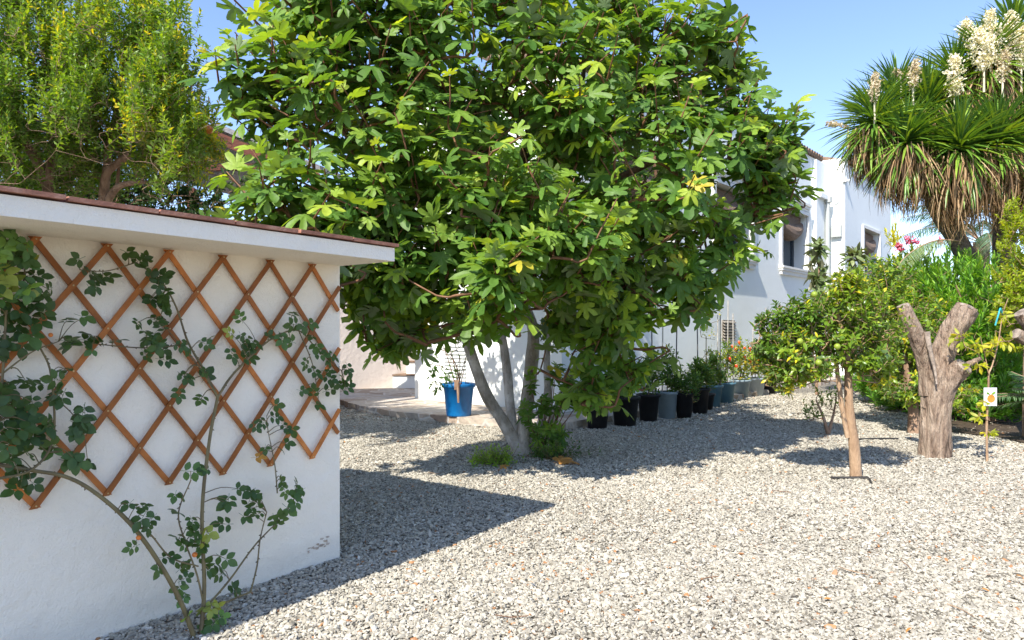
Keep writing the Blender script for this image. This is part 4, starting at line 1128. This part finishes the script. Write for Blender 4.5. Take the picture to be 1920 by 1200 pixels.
# big blue pot on the terrace
c = gr(860, 779, .11)
rt = 60 / F * c[1] / 2
bp = thing('potted_plant', 'big bright blue plastic pot with a straggly bare stemmed plant on the terrace', 'potted plant', c)
mb = MB()
h = .545
mb.lathe(c, [(.001, 0), (rt * .74, 0), (rt * .76, .02), (rt * .93, h - .10), (rt * .95, h - .098), (rt * .96, h - .075), (rt * .99, h - .07), (rt * 1.07, h - .05), (rt * 1.08, h - .01), (rt * 1.05, h), (rt * .98, h), (rt * .94, h - .05), (.001, h - .06)], 40)
mb.build('pot', M['blue_pot'], bp, True)
mb = MB(); mb.add([(c[0] + math.cos(a) * rt * .93, c[1] + math.sin(a) * rt * .93, c[2] + h - .05) for a in np.linspace(0, 6.283, 24, endpoint=False)], [tuple(range(24))]); mb.build('soil', M['soil'], bp)
mb = MB(); lf = MB(); nodes = []
top = c + UP * (h - .06)
for k in range(7):
    e = top + np.array([R.uniform(-.45, .3), R.uniform(-.2, .2), R.uniform(.45, .95)])
    Q = limb(mb, [top + R.normal(0, .03, 3) * np.array([1, 1, 0]), top + (e - top) * .5 + R.normal(0, .05, 3), e], .010, .004, 6); nodes += list(Q)
tw = top + np.stack([R.uniform(-.5, .35, 70), R.uniform(-.25, .25, 70), R.uniform(.3, 1.15, 70)], 1)
dd = nrmz(rv(70) + np.array([0, 0, .5])); connect(mb, nodes, tw, dd, r=.0035, rbig=.007, seg=4)
mb.build('stem', M['twig'], bp, True)
spray(lf, OVAL, tw, tw + dd * .06, 3, .045, np.full(70, .3), **LA)
P1 = top + np.stack([R.uniform(-.5, -.05, 16), R.uniform(-.3, .0, 16), R.uniform(-.1, .3, 16)], 1)
spray(lf, BROAD, P1 - np.array([-.1, 0, -.1]), P1, 6, .12, np.full(16, .35), **LA)
lf.build('foliage', M['pot_leaf'], bp, True)
mb = MB(); mb.box(top + np.array([-.05, -rt - .02, -.03]), np.array([.08, 0, 0]), np.array([0, .06, 0]), UP * .16); mb.tube([top + np.array([.01, -rt - .03, .1]), top + np.array([.02, -rt - .04, -.24])], [.03, .016], 7); mb.build('hose_clamp', M['bark'], bp)

# ------------------------------------------------------------------ orange tree in front
YO = gr(1605, 895)[1]
bo = gr(1605, 895)
ot = bush('orange_tree', 'young orange tree with slim tan trunk nearest the camera on the right', 'tree', bo,
     [([at(1605, 898, YO), at(1602, 840, YO), at(1592, 760, YO), at(1590, 690, YO), at(1585, 640, YO), at(1570, 590, YO)], .060, .022),
      ([at(1590, 820, YO), at(1578, 760, YO), at(1572, 715, YO), at(1560, 660, YO), at(1500, 610, YO)], .028, .016),
      ([at(1588, 670, YO), at(1630, 620, YO + .1), at(1650, 580, YO + .1)], .025, .012), ([at(1588, 650, YO), at(1590, 570, YO), at(1585, 530, YO)], .02, .01)],
     [(at(1540, 620, YO), (.48, .5, .40)), (at(1620, 600, YO), (.42, .45, .42)), (at(1480, 660, YO), (.34, .4, .30), .3), (at(1590, 545, YO), (.26, .3, .26)), (at(1470, 590, YO), (.22, .25, .16), .5, .3), (at(1428, 594, YO), (.09, .12, .06), .5, .25),
      (at(1520, 690, YO - .2), (.30, .3, .14), .0), (at(1630, 680, YO - .1), (.30, .3, .16), .1), (at(1490, 710, YO), (.2, .25, .12), -.2, .7), (at(1510, 580, YO), (.25, .3, .2), .8, .35), (at(1590, 520, YO), (.12, .15, .12), 1.2, .7), (at(1440, 640, YO), (.16, .2, .22), .3, .4), (at(1455, 700, YO), (.17, .2, .14), -.4, .55), (at(1475, 735, YO), (.10, .15, .08), -.5, .7), (at(1425, 665, YO), (.10, .15, .1), -.2, .5), (at(1650, 710, YO), (.14, .2, .1), -.4, .6)],
     BROAD, M['orange_leaf'], M['tanbark'], dens=560, leaves=13, L=.2, size=.085, tint=.58, updir=.55, out=.95, along=.35, leafup=.4, tipy=.15, var=.2, bias=2.8)
for (px, py) in ((1527, 552), (1535, 680), (1500, 640), (1570, 650)):
    mbx = ball(at(px, py, YO - .42), .032); mbx.build('orange', noisy('green_orange_skin', [(.3, (.16, .26, .03)), (.7, (.30, .34, .04))], 10, rough=.35, bdist=0), ot, True)

# second citrus, behind
b = gr(1714, 812)
bush('lemon_tree', 'leafy yellow green lemon tree behind the cut stump', 'tree', b,
     [([b, at(1712, 760, b[1]), at(1700, 700, b[1]), at(1690, 620, b[1])], .09, .03)],
     [(at(1690, 600, b[1]), (.75, .7, .55)), (at(1620, 570, b[1] + .3), (.65, .6, .5)), (at(1720, 690, b[1]), (.62, .6, .5), .1), (at(1690, 740, b[1] - .1), (.35, .4, .2), -.2), (at(1590, 540, b[1] + .2), (.36, .3, .3), .9, .65), (at(1660, 520, b[1] + .5), (.5, .5, .4)), (at(1780, 740, b[1] - .2), (.4, .4, .3), 0)],
     BROAD, M['orange_leaf'], M['bark'], dens=330, leaves=13, L=.25, size=.10, tint=.55, updir=.55, out=.95, along=.35, tipy=.22, var=.25)
# little shrub
b = gr(1553, 815)
bush('young_shrub', 'small sparse young shrub in the gravel behind the orange tree trunk', 'shrub', b,
     [([b, at(1543, 780, b[1]), at(1530, 750, b[1])], .03, .01), ([b, at(1562, 780, b[1]), at(1568, 750, b[1])], .025, .01)],
     [(at(1525, 755, b[1]), (.30, .25, .2)), (at(1560, 735, b[1]), (.28, .25, .18))], OVAL, M['orange_leaf'], M['bark'], dens=120, leaves=9, L=.2, size=.07, tint=.6)

# slim loquats against the house
for (px, ptop, lab) in ((1531, 446, 'slim drooping leaved young tree against the grey downpipe'), (1597, 452, 'slim drooping leaved young tree under the far window')):
    Yl = 16.5
    b = G(px, Yl)
    bush('loquat_tree', lab, 'tree', b, [([b, at(px + 2, 600, Yl), at(px + 5, 520, Yl), at(px, ptop + 25, Yl)], .035, .015)],
         [(at(px, ptop + 25, Yl), (.22, .22, .32), .4), (at(px, ptop + 70, Yl), (.3, .3, .30), -.2), (at(px + 12, ptop + 110, Yl), (.3, .3, .25), .2)], BROAD, M['loquat_leaf'], M['bark'], dens=110, leaves=7, L=.25, size=.30, tint=.4, out=.9, along=.1, leafup=.6, jit=.3)

# oleander mass
bz = [(1700, 13.0, .9, 1.0), (1780, 11.9, 1.1, 1.15), (1860, 11.4, 1.0, 1.0), (1660, 14.5, .9, .9)]
labs = ['bright green narrow leaved oleander right of the lemon tree', 'tallest bright green oleander, directly behind the forked stump', 'bright green oleander behind the tagged sapling', 'green oleander beside the far corner of the house']
for (px, Y, r_, hh), lab in zip(bz, labs):
    b = G(px, Y)
    ztop = at(0, {1700: 475, 1780: 455, 1860: 470, 1660: 505}[px], Y)[2]
    bush('oleander', lab, 'shrub', b, [([b, b + np.array([dx, 0, ztop * .5]), b + np.array([dx * 2, 0, ztop * .8])], .03, .012) for dx in (-.3, 0, .3)],
         [(b + UP * (ztop - .65), (r_, .7, .65), 1.3, .6), (b + UP * (ztop * .52), (r_ * 1.15, .8, .8), .9, .5), (b + UP * .55, (r_, .7, .5), .6, .4)],
         LANCE, M['oleander_leaf'], M['bark'], dens=190, leaves=26, L=.55, size=.17, out=.55, along=.75, leafup=.2, jit=.18, tipy=.25, group='oleanders along the garden edge')
# pink flowered oleander far away
b = G(1700, 17)
po = bush('flowering_oleander', 'pink flowered oleander just past the house corner', 'shrub', b, [([b, b + UP * 2.2], .04, .02)],
     [(at(1700, 500, 17), (.7, .6, .5)), (at(1680, 440, 17), (.25, .3, .3), 1.0, .95), (at(1720, 480, 17), (.5, .4, .4)), (at(1690, 560, 17), (.7, .6, .6))], LANCE, M['yellow_leaf'], M['bark'], dens=90, leaves=20, L=.5, size=.17, tint=.25, out=.55, along=.7)
for (px, py) in ((1702, 449), (1686, 460), (1688, 468), (1716, 453), (1765, 452)):
    f = MB(); c = at(px, py, 16.4); n = 26
    f.inst(OVAL, frames(rv(n), rv(n), .09), c + rv(n, .032), R.uniform(0, 1, n)); f.build('flower', M['pink'], po, True)

# golden shrub right edge
b = G(1925, 9.8)
bush('golden_shrub', 'tall yellow green shrub at the right edge of the photo', 'shrub', b, [([b, b + UP * 1.5, b + UP * 2.6], .06, .02)],
     [(at(1935, 455, 9.8), (.45, .5, .55), .8), (at(1930, 520, 9.8), (.5, .5, .5), .5), (at(1940, 600, 9.9), (.5, .5, .6), .4), (at(1905, 400, 9.9), (.22, .3, .25), 1), (at(1900, 560, 9.7), (.25, .3, .3), .4)],
     OVAL, M['yellow_leaf'], M['bark'], dens=520, leaves=16, L=.22, size=.07, tint=.45)

# background greenery closing the horizon
for i, (px, Y, r_, ztop, lab) in enumerate([(1760, 24, 2.2, 4.1, 'distant green bush beyond the oleanders under the yucca'), (1960, 22, 3.0, 4.5, 'distant green bush beyond the right edge shrubs'), (300, 19, 3.0, 3.8, 'distant green bush behind the shed'), (520, 20, 3.0, 4.0, 'distant green bush behind the fig tree')]):
    b = G(px, Y)
    bush('background_bush', lab, 'shrub', b, [([b, b + UP * ztop * .6], .08, .03)], [(b + UP * ztop * .5, (r_, 1.0, ztop * .5))], OVAL, M['hedge_leaf'], M['bark'], dens=40, leaves=20, L=.6, size=.14, tint=.7)

# ------------------------------------------------------------------ pruned stumps
def stump(label, base, parts, dead=None):
    root = thing('pruned_tree', label, 'tree stump', base, 'pruned tree stumps')
    tk = MB()
    for (P, r0, r1, endcut) in parts:
        Q = smooth_path(P, 9)
        L = np.linspace(0, 1, len(Q))
        rr = (r0 + (r1 - r0) * L) * .84
        tk.tube(Q, rr, 26, False, rough=.045, ridge=7)
        if endcut:
            d = nrmz(Q[-1] - Q[-2])
            e = Q[-1]
            cut = MB(); cut.tube([e - d * .03, e + d * .002, e + d * .004], [r1 * .83, r1 * .81, r1 * .45], 20, True, rough=.05); cut.build('sawn_end', M['cutwood'], root)
    tk.build('trunk', M['stump'], root, True)
    if dead:
        db = MB(); limb(db, dead, .035, .010, 8, 5, .15); db.build('dead_strip', M['cutwood'], root, True)
    return root
sb_ = gr(1752, 856); YS = sb_[1]
stump('thick pruned tree stump with two raised sawn limbs like a fork', sb_,
      [([at(1752, 862, YS), at(1752, 820, YS), at(1754, 770, YS), at(1754, 725, YS), at(1750, 690, YS)], .205, .185, False),
       ([at(1744, 740, YS), at(1738, 690, YS), at(1722, 640, YS - .05), at(1705, 600, YS - .1), at(1692, 572, YS - .1)], .14, .082, True),
       ([at(1756, 740, YS), at(1762, 680, YS + .05), at(1780, 630, YS + .05), at(1800, 598, YS), at(1813, 578, YS)], .16, .155, True),
       ([at(1750, 770, YS), at(1770, 725, YS - .05), at(1792, 698, YS - .12), at(1808, 686, YS - .2)], .17, .125, True),
       ([at(1800, 690, YS), at(1822, 680, YS), at(1838, 672, YS)], .05, .028, True)],
      dead=[at(1738, 622, YS - .15), at(1742, 650, YS - .17), at(1752, 690, YS - .2), at(1756, 720, YS - .21)])
s2 = G(1985, 8.6)
stump('pruned tree stump at the right edge with only its sawn limb in view', s2,
      [([s2, at(1990, 780, 8.6), at(1985, 700, 8.6)], .19, .17, False), ([at(1985, 720, 8.6), at(1960, 650, 8.6), at(1935, 610, 8.5), at(1915, 585, 8.5)], .15, .11, True), ([at(1960, 650, 8.6), at(1930, 640, 8.45), at(1905, 625, 8.4)], .09, .08, True)])

# sapling with its picture label
b = gr(1851, 866); Yb = b[1]
sp_ = bush('fruit_sapling', 'thin young fruit sapling with yellowing leaves right of the forked stump', 'tree', b,
     [([b - UP * .02, at(1850, 800, Yb), at(1853, 730, Yb), at(1854, 700, Yb)], .014, .011),
      ([at(1854, 700, Yb), at(1846, 680, Yb), at(1830, 660, Yb), at(1810, 650, Yb)], .007, .004), ([at(1854, 700, Yb), at(1862, 680, Yb), at(1872, 640, Yb), at(1880, 590, Yb), at(1890, 560, Yb)], .009, .004), ([at(1852, 690, Yb), at(1845, 660, Yb), at(1838, 630, Yb)], .006, .003)],
     [(at(1805, 640, Yb), (.12, .14, .10), -.4), (at(1850, 660, Yb), (.16, .16, .14), -.4), (at(1885, 640, Yb), (.16, .16, .12), -.3), (at(1880, 595, Yb), (.14, .12, .10), -.2), (at(1830, 690, Yb), (.08, .1, .05), -.4), (at(1840, 760, Yb), (.05, .06, .09), -.4), (at(1835, 785, Yb), (.05, .06, .03), -.3), (at(1858, 812, Yb), (.06, .06, .02), 0), (at(1825, 650, Yb), (.12, .12, .08), -.4)],
     BROAD, M['sapling_leaf'], M['tanbark'], dens=150, leaves=5, L=.10, size=.10, tint=.5, updir=-.4, out=.5, along=.6, leafup=.5, twr=.003)
lc = at(1857, 744, Yb - .05)
lb = thing('plant_label', 'small white picture label of an orange fruit hanging on the sapling', 'plant label', lc)
mb = MB(); mb.box(lc + np.array([-.075, 0, -.105]), np.array([.15, 0, 0]), np.array([.0, .004, 0]), UP * .21); mb.build('card', M['white_plastic'], lb)
mb = MB(); ang = np.linspace(0, 6.283, 20, endpoint=False)
for (dx, dz, r_) in ((.006, -.02, .046),):
    mb.add([lc + np.array([dx + math.cos(a) * r_, -.003 - r_ * .02, dz + math.sin(a) * r_]) for a in ang], [tuple(range(20))])
mb.build('fruit_picture', M['fruit'], lb)
mb = MB(); mb.add([lc + np.array([x, -.005, z]) for x, z in ((.004, .026), (.02, .05), (.05, .062), (.06, .05), (.035, .028))], [(0, 1, 2, 3, 4)]); mb.add([lc + np.array([x, -.005, z]) for x, z in ((-.002, .026), (-.03, .055), (-.05, .05), (-.04, .03))], [(0, 1, 2, 3)], .1); mb.build('leaf_picture', M['weed_leaf'], lb)
mb = MB(); mb.tube([lc + np.array([0, 0, .105]), at(1855, 700, Yb)], .002, 4); mb.build('tie', M['iron'], lb)
mb = MB(); mb.tube(smooth_path([at(1866, 610, Yb - .05), at(1872, 590, Yb - .06), at(1876, 578, Yb - .04), at(1880, 590, Yb)]), .008, 5)
tag(mb.build('plant_tie', mat('blue_twine', (.05, .40, .45), .5)), 'blue twine tied to the top of the sapling', 'twine')

# cycad-like fan at the right edge
def frond(mb, P, n, ll, tint, droop=.2, st=None, wd=1.0):
    Q = smooth_path(P, 6); 
    st.tube(Q, np.linspace(.016, .004, len(Q)), 5, False)
    t = np.linspace(.12, .99, n) * (len(Q) - 1); i = np.minimum(t.astype(int), len(Q) - 2); f = (t - i)[:, None]
    pos = Q[i] * (1 - f) + Q[i + 1] * f; ax = nrmz(Q[i + 1] - Q[i])
    sd = nrmz(np.cross(ax, UP)); nn = np.cross(sd, ax)
    for s_ in (1, -1):
        d = sd * s_ + ax * .6 + nn * (-droop) + rv(n, .06)
        l = ll * np.sin(np.linspace(.35, 2.9, n)) ** .6
        mb.inst(SWORD, frames(d, nn, l, l * wd), pos, np.clip(R.normal(tint, .12, n), 0, 1))
pc = G(1990, 9.0, .45)
cy = thing('cycad', 'blue green feathery cycad at the right edge of the gravel', 'plant', G(1990, 9.0))
st_ = MB(); lf = MB()
st_.tube([G(1990, 9.0, 0), G(1990, 9.0, .5)], [.14, .12], 10)
for k in range(26):
    a = R.uniform(0, 6.28); e = R.uniform(.1, 1.1); l = R.uniform(.65, .95)
    d = np.array([math.cos(a) * math.cos(e), math.sin(a) * math.cos(e), math.sin(e)])
    frond(lf, [pc, pc + d * l * .5 + UP * .05, pc + d * l - UP * .12], 34, .2, .6, .1, st_, .8)
st_.build('trunk', M['bark'], cy, True); lf.build('fronds', M['palm_leaf'], cy, True)

# palm behind the oleanders
pb_ = G(1840, 18.5); pc = at(1840, 455, 18.5)
pa = thing('palm_tree', 'dark fronded palm low behind the yucca and oleanders', 'palm tree', pb_)
st_ = MB(); lf = MB(); st_.tube([pb_, (pb_ + pc) / 2, pc], [.25, .2, .2], 12)
for k in range(22):
    a = k * 2.4; e = R.uniform(-.1, .8); l = R.uniform(2.0, 2.6)
    d = np.array([math.cos(a) * math.cos(e), math.sin(a) * math.cos(e), math.sin(e)])
    frond(lf, [pc, pc + d * l * .5 + UP * .2, pc + d * l - UP * .45], 40, .42, .25, .5, st_, .8)
st_.build('trunk', M['bark'], pa, True); lf.build('fronds', M['palm_leaf'], pa, True)
df = MB(); st_ = MB()
dfp = [at(1672, 525, 11.6), at(1690, 490, 11.6), at(1722, 464, 11.6), at(1760, 450, 11.7), at(1800, 452, 11.8)]
frond(df, dfp[::-1], 60, .22, .95, .9, st_, .6)
pf = thing('palm_frond', 'pale arching palm frond leaning over the oleanders', 'palm frond', dfp[0])
df.build('leaflets', M['palm_leaf'], pf, True); st_.build('rib', M['tanbark'], pf, True)

# ------------------------------------------------------------------ yucca
YY = 12.4
by = G(1850, YY)
yu = thing('yucca_tree', 'huge flowering yucca tree with green sword leaves over a brown dead leaf skirt', 'tree', by)
tk = MB()
fork = at(1850, 560, YY)
heads = [(1640, 215, 12.2, 0), (1700, 250, 11.8, 1), (1740, 185, 12.4, 1), (1800, 260, 11.6, 1), (1790, 140, 12.6, 1), (1870, 250, 11.7, 1), (1850, 100, 12.4, 1), (1930, 190, 12.2, 1), (1900, 60, 12.9, 1), (1960, 300, 11.9, 1), (1990, 110, 12.6, 1), (1680, 175, 13.0, 0), (1770, 250, 13.3, 1), (1880, 160, 13.6, 1), (2030, 220, 12.4, 1)]
limb(tk, [by, at(1840, 560, YY), at(1800, 460, YY), at(1760, 395, YY), at(1735, 330, YY), at(1715, 270, YY)], .22, .13, 12)
limb(tk, [by + np.array([.5, 0, 0]), at(1885, 520, YY), at(1880, 400, YY), at(1870, 300, YY), at(1860, 180, YY)], .22, .14, 12)
limb(tk, [at(1870, 400, YY), at(1920, 330, YY), at(1950, 240, YY), at(1970, 140, YY)], .15, .1, 10)
limb(tk, [at(1775, 420, YY), at(1790, 340, YY), at(1800, 280, YY), at(1795, 180, YY)], .13, .1, 10)
limb(tk, [at(1735, 330, YY), at(1690, 280, YY), at(1660, 250, YY)], .12, .09, 10)
for (px, py, Y, _) in heads:
    p = at(px, py, Y)
    cst = at(1735 if px < 1760 else (1795 if px < 1830 else 1880 if px < 1910 else 1955), py + 90, YY)
    limb(tk, [cst, (cst + p) / 2 - UP * .1, p], .09, .06, 8)
tk.build('trunk', M['yuccabark'], yu, True)
for (px, py, Y, fl) in heads:
    p = at(px, py, Y)
    lf = MB(); n = 380
    az = R.uniform(0, 6.283, n); u_ = np.linspace(0, 1, n)
    el = 1.45 - 2.5 * u_ ** .9 + R.normal(0, .12, n)                # from upright to hanging
    d = np.stack([np.cos(az) * np.cos(el), np.sin(az) * np.cos(el), np.sin(el)], 1)
    nh = np.stack([-np.cos(az) * np.sin(el), -np.sin(az) * np.sin(el), np.cos(el)], 1) + rv(n, .12)
    l = R.uniform(.7, 1.02, n) * (1 - .25 * (1 - u_) ** 3)
    lf.inst(SWORD, frames(d, nh, l, l * .64), p + np.c_[np.zeros((n, 2)), -.32 * u_] + d * .05, np.clip(R.normal(.5, .2, n) + .12 * (1 - u_), 0, 1))
    lf.build('leaf_head', M['yucca_leaf'], yu, True)
    sk = .32 if px < 1690 else (.5 if px < 1790 else .7)
    ds = MB(); n = int(380 + 620 * sk)
    az = R.uniform(0, 6.283, n); rr = R.uniform(.08, .46, n); el = R.normal(-1.25, .22, n)
    d = np.stack([np.cos(az) * np.cos(el), np.sin(az) * np.cos(el), np.sin(el)], 1)
    nh = np.stack([np.cos(az), np.sin(az), np.full(n, .2)], 1) + rv(n, .3)
    l = R.uniform(.35, .85, n)
    T_ = p + np.stack([np.cos(az) * rr, np.sin(az) * rr, -.25 - R.uniform(0, sk, n) * (1.15 - rr)], 1)
    ds.inst(DROOP, frames(d, nh, l, l * R.uniform(.3, .6, n)), T_, np.clip(R.normal(.48, .24, n), 0, 1))
    ds.build('dead_skirt', M['dead_leaf'], yu, True)
# flower panicles
def panicle(px, py, Y, h_, w_, dens, tint, lean=0):
    st_ = MB(); b_ = at(px, py, Y)
    top = b_ + np.array([lean, 0, h_])
    st_.tube([b_ - UP * .4, b_ + UP * h_ * .3, top], [.02, .015, .006], 6, False)
    n = int(dens); t = R.uniform(0, 1, n) ** .8
    a = R.uniform(0, 6.283, n); r_ = w_ * np.sin(np.clip(t * .85 + .12, 0, 1) * 3.1416) ** .7 * R.uniform(.15, 1, n)
    p = b_ + (top - b_) * t[:, None] + np.stack([np.cos(a) * r_, np.sin(a) * r_, -r_ * .1], 1)
    for k in range(0, n, 6): st_.tube([b_ + (top - b_) * max(0, t[k] - .08), p[k]], .004, 4, False)
    N = n * 4; pp = np.repeat(p, 4, 0) + rv(N, .015)
    st_.inst(OVAL, frames(rv(N) - UP * .5, rv(N), R.uniform(.035, .06, N)), pp, np.clip(R.normal(tint, .2, N), 0, 1))
    st_.build('flower_spike', M['bloom'], yu, True)
for f in [(1858, 120, 12.0, .95, .20, 300, .8, 0), (1895, 100, 12.2, .75, .18, 260, .85, 0), (1845, 130, 11.9, .7, .22, 300, .8, -.1), (1790, 180, 11.9, .72, .17, 240, .7, 0), (1820, 90, 12.4, .5, .18, 170, .75, -.1), (1880, 150, 11.7, .55, .12, 120, .25, .05), (1712, 165, 12.0, .5, .12, 130, .2, .05), (1640, 190, 12.0, .5, .11, 120, .2, 0), (1590, 238, 12.2, .08, .08, 40, .15, -.35), (1690, 150, 12.6, .2, .08, 60, .15, -.1), (1915, 130, 12.0, .8, .16, 220, .85, .05)]:
    panicle(*f)

# ------------------------------------------------------------------ small things on the ground
wb = gr(925, 872)
wd_ = thing('weed_clump', 'bright green leafy weeds sprouting at the foot of the fig trunk', 'weed', wb)
lf = MB(); n = 95
p0 = wb + np.c_[R.normal(0, .13, (n, 1)), R.normal(.05, .10, (n, 1)), np.zeros((n, 1))]
p1 = p0 + np.c_[R.normal(0, .07, (n, 2)), R.uniform(.05, .22, (n, 1))]
spray(lf, OVAL, p0, p1, 9, .048, np.full(n, .5), out=1.0, along=.3, up=.7, jit=.3); lf.build('leaves', M['weed_leaf'], wd_, True)
sb = MB(); [sb.tube([wb, p0[i] * .5 + wb * .5 + UP * .02, p1[i]], .002, 4, False) for i in range(n)]; sb.build('stems', M['cane'], wd_)
wb2 = gr(1040, 862)
wd2 = thing('weed_clump', 'darker leafy weeds on the shaded right side of the fig trunk', 'weed', wb2)
lf = MB(); n = 60
p0 = wb2 + np.c_[R.normal(0, .16, (n, 1)), R.normal(.05, .10, (n, 1)), np.zeros((n, 1))]
p1 = p0 + np.c_[R.normal(0, .07, (n, 2)), R.uniform(.05, .24, (n, 1))]
spray(lf, OVAL, p0, p1, 8, .05, np.full(n, .1), out=1.0, along=.3, up=.7, jit=.3); lf.build('leaves', M['pot_leaf'], wd2, True)
sb = MB(); [sb.tube([wb2, p0[i] * .5 + wb2 * .5 + UP * .02, p1[i]], .002, 4, False) for i in range(n)]; sb.build('stems', M['cane'], wd2)

for (px, py, s_, lab) in ((1060, 872, .20, 'large dry orange fig leaf lying on the gravel right of the trunk'), (938, 882, .09, 'dry orange leaf beside the green weeds')):
    p = gr(px, py) + UP * .03
    mb = MB()
    for k in range(2 if s_ > .1 else 1):
        a = R.uniform(0, 6.28); mb.inst(FIG[k], frames(np.array([[math.cos(a), math.sin(a), .15]]), np.array([[.2, -.3, 1.]]), np.array([s_])), p[None] + rv(1, .04) * np.array([1, 1, .1]), np.array([.7]))
    tag(mb.build('fallen_leaf', M['dry_leaf'], None, True), lab, 'dry leaf', 'dry leaves on the gravel')
LL = ['tiny curled dry leaf beside the outhouse wall corner near the terrace', 'tiny curled dry leaf below the big dry fig leaf', 'tiny curled dry leaf in the middle of the open gravel', 'tiny curled dry leaf at lower right of centre on the gravel',
      'tiny curled dry leaf in the fig shade in front of the pots', 'tiny curled dry leaf just right of the orange tree foot', 'tiny curled dry leaf just right of the forked stump foot', 'tiny curled dry leaf near the bottom right corner', 'tiny curled dry leaf on the sunlit edge of the outhouse shadow',
      'tiny curled dry leaf near the outhouse base in front of the shadow', 'tiny curled dry leaf on sunlit gravel below the fig shadow', 'tiny curled dry leaf at the very bottom edge right of centre', 'tiny curled dry leaf at the right edge of the gravel', 'tiny curled dry leaf at bottom centre of the gravel', 'tiny curled dry leaf below the tip of the outhouse shadow']
first = None
for (px, py) in ((645, 830), (1100, 905), (1385, 1000), (1545, 1130), (1420, 868), (1640, 905), (1780, 870), (1840, 1110), (860, 1005), (760, 1075), (1250, 960), (1710, 1185), (1905, 1085), (1200, 1120), (1000, 1100)):
    p = gr(px, py) + UP * .022
    if first is None:
        mb = MB(); mb.inst(BROAD, frames(np.array([[1., .3, .1]]), np.array([[.2, -.2, 1.]]), np.array([.045])), np.zeros((1, 3)), np.array([.6]))
        first = mb.build('fallen_leaf', M['dry_leaf'], None, True); o = first
    else:
        o = first.copy(); scene.collection.objects.link(o)
    o.location = Vector([float(x) for x in p]); o.rotation_euler = (R.uniform(-.2, .2), R.uniform(-.2, .2), R.uniform(0, 6.28))
    tag(o, LL.pop(0), 'dry leaf', 'tiny dry leaves scattered on the gravel')

TW = ['thin dry twig left of the green weeds at the fig foot', 'thin dry twig on sunlit gravel left of the orange tree base', 'pale thin twig on open gravel below the orange tree', 'dark thin twig on open gravel below the forked stump',
      'pale thin twig just outside the point of the outhouse shadow', 'dark thin twig at bottom centre right of the gravel', 'pale thin twig near the bottom right corner', 'dark thin twig right of the tip of the outhouse shadow', 'pale thin twig in the shade left of the orange tree trunk', 'dark thin twig at the very bottom centre of the gravel']
for k, (px, py) in enumerate(((815, 890), (1465, 925), (1600, 1075), (1700, 1065), (740, 1120), (1330, 1090), (1800, 1150), (1150, 985), (1540, 870), (960, 1160))):
    c = gr(px, py) + UP * .016; a_ = R.uniform(0, 3.14); l = R.uniform(.05, .11)
    d = np.array([math.cos(a_), math.sin(a_), 0]) * l
    mb = MB(); mb.tube(smooth_path([c - d, c + R.normal(0, .012, 3) * np.array([1, 1, .2]), c + d + UP * .004], 4), [.003] * 4 + [.0025] * 5 if False else .0028, 5)
    tag(mb.build('fallen_twig', M['twig'] if k % 2 else M['tanbark'], None, True), TW[k], 'twig', 'dry twigs scattered on the gravel')
mb = MB(); a = gr(1558, 899); b = gr(1628, 899); c = gr(1634, 908)
mb.tube([a + UP * .02, b + UP * .022, b + UP * .022 + (c - b) * .5, c + UP * .005], .011, 7)
tag(mb.build('irrigation_pipe', M['pipe'], None, True), 'short dark pipe lying at the foot of the orange tree', 'pipe')
mb = MB(); a = gr(1608, 826); b = gr(1684, 825)
mb.tube([a + UP * .02, (a + b) / 2 + UP * .025, b + UP * .02], .012, 7)
tag(mb.build('irrigation_pipe', M['pipe'], None, True), 'thin dark pipe half sunk in the gravel left of the forked stump', 'pipe')

# soil bed under the shrubs at the right
mb = MB()
P = [gr(1790, 812), gr(1880, 822), gr(1990, 850), gr(2250, 850), np.array([15, 13, 0]), np.array([15, 22, 0]), np.array([9.5, 20, 0]), gr(1700, 775)]
mb.add([q * np.array([1, 1, 0]) + UP * .016 for q in P], [tuple(range(len(P)))])
tag(mb.build('planting_bed', M['soil']), 'dark earth bed beneath the oleanders', 'soil', kind='structure')
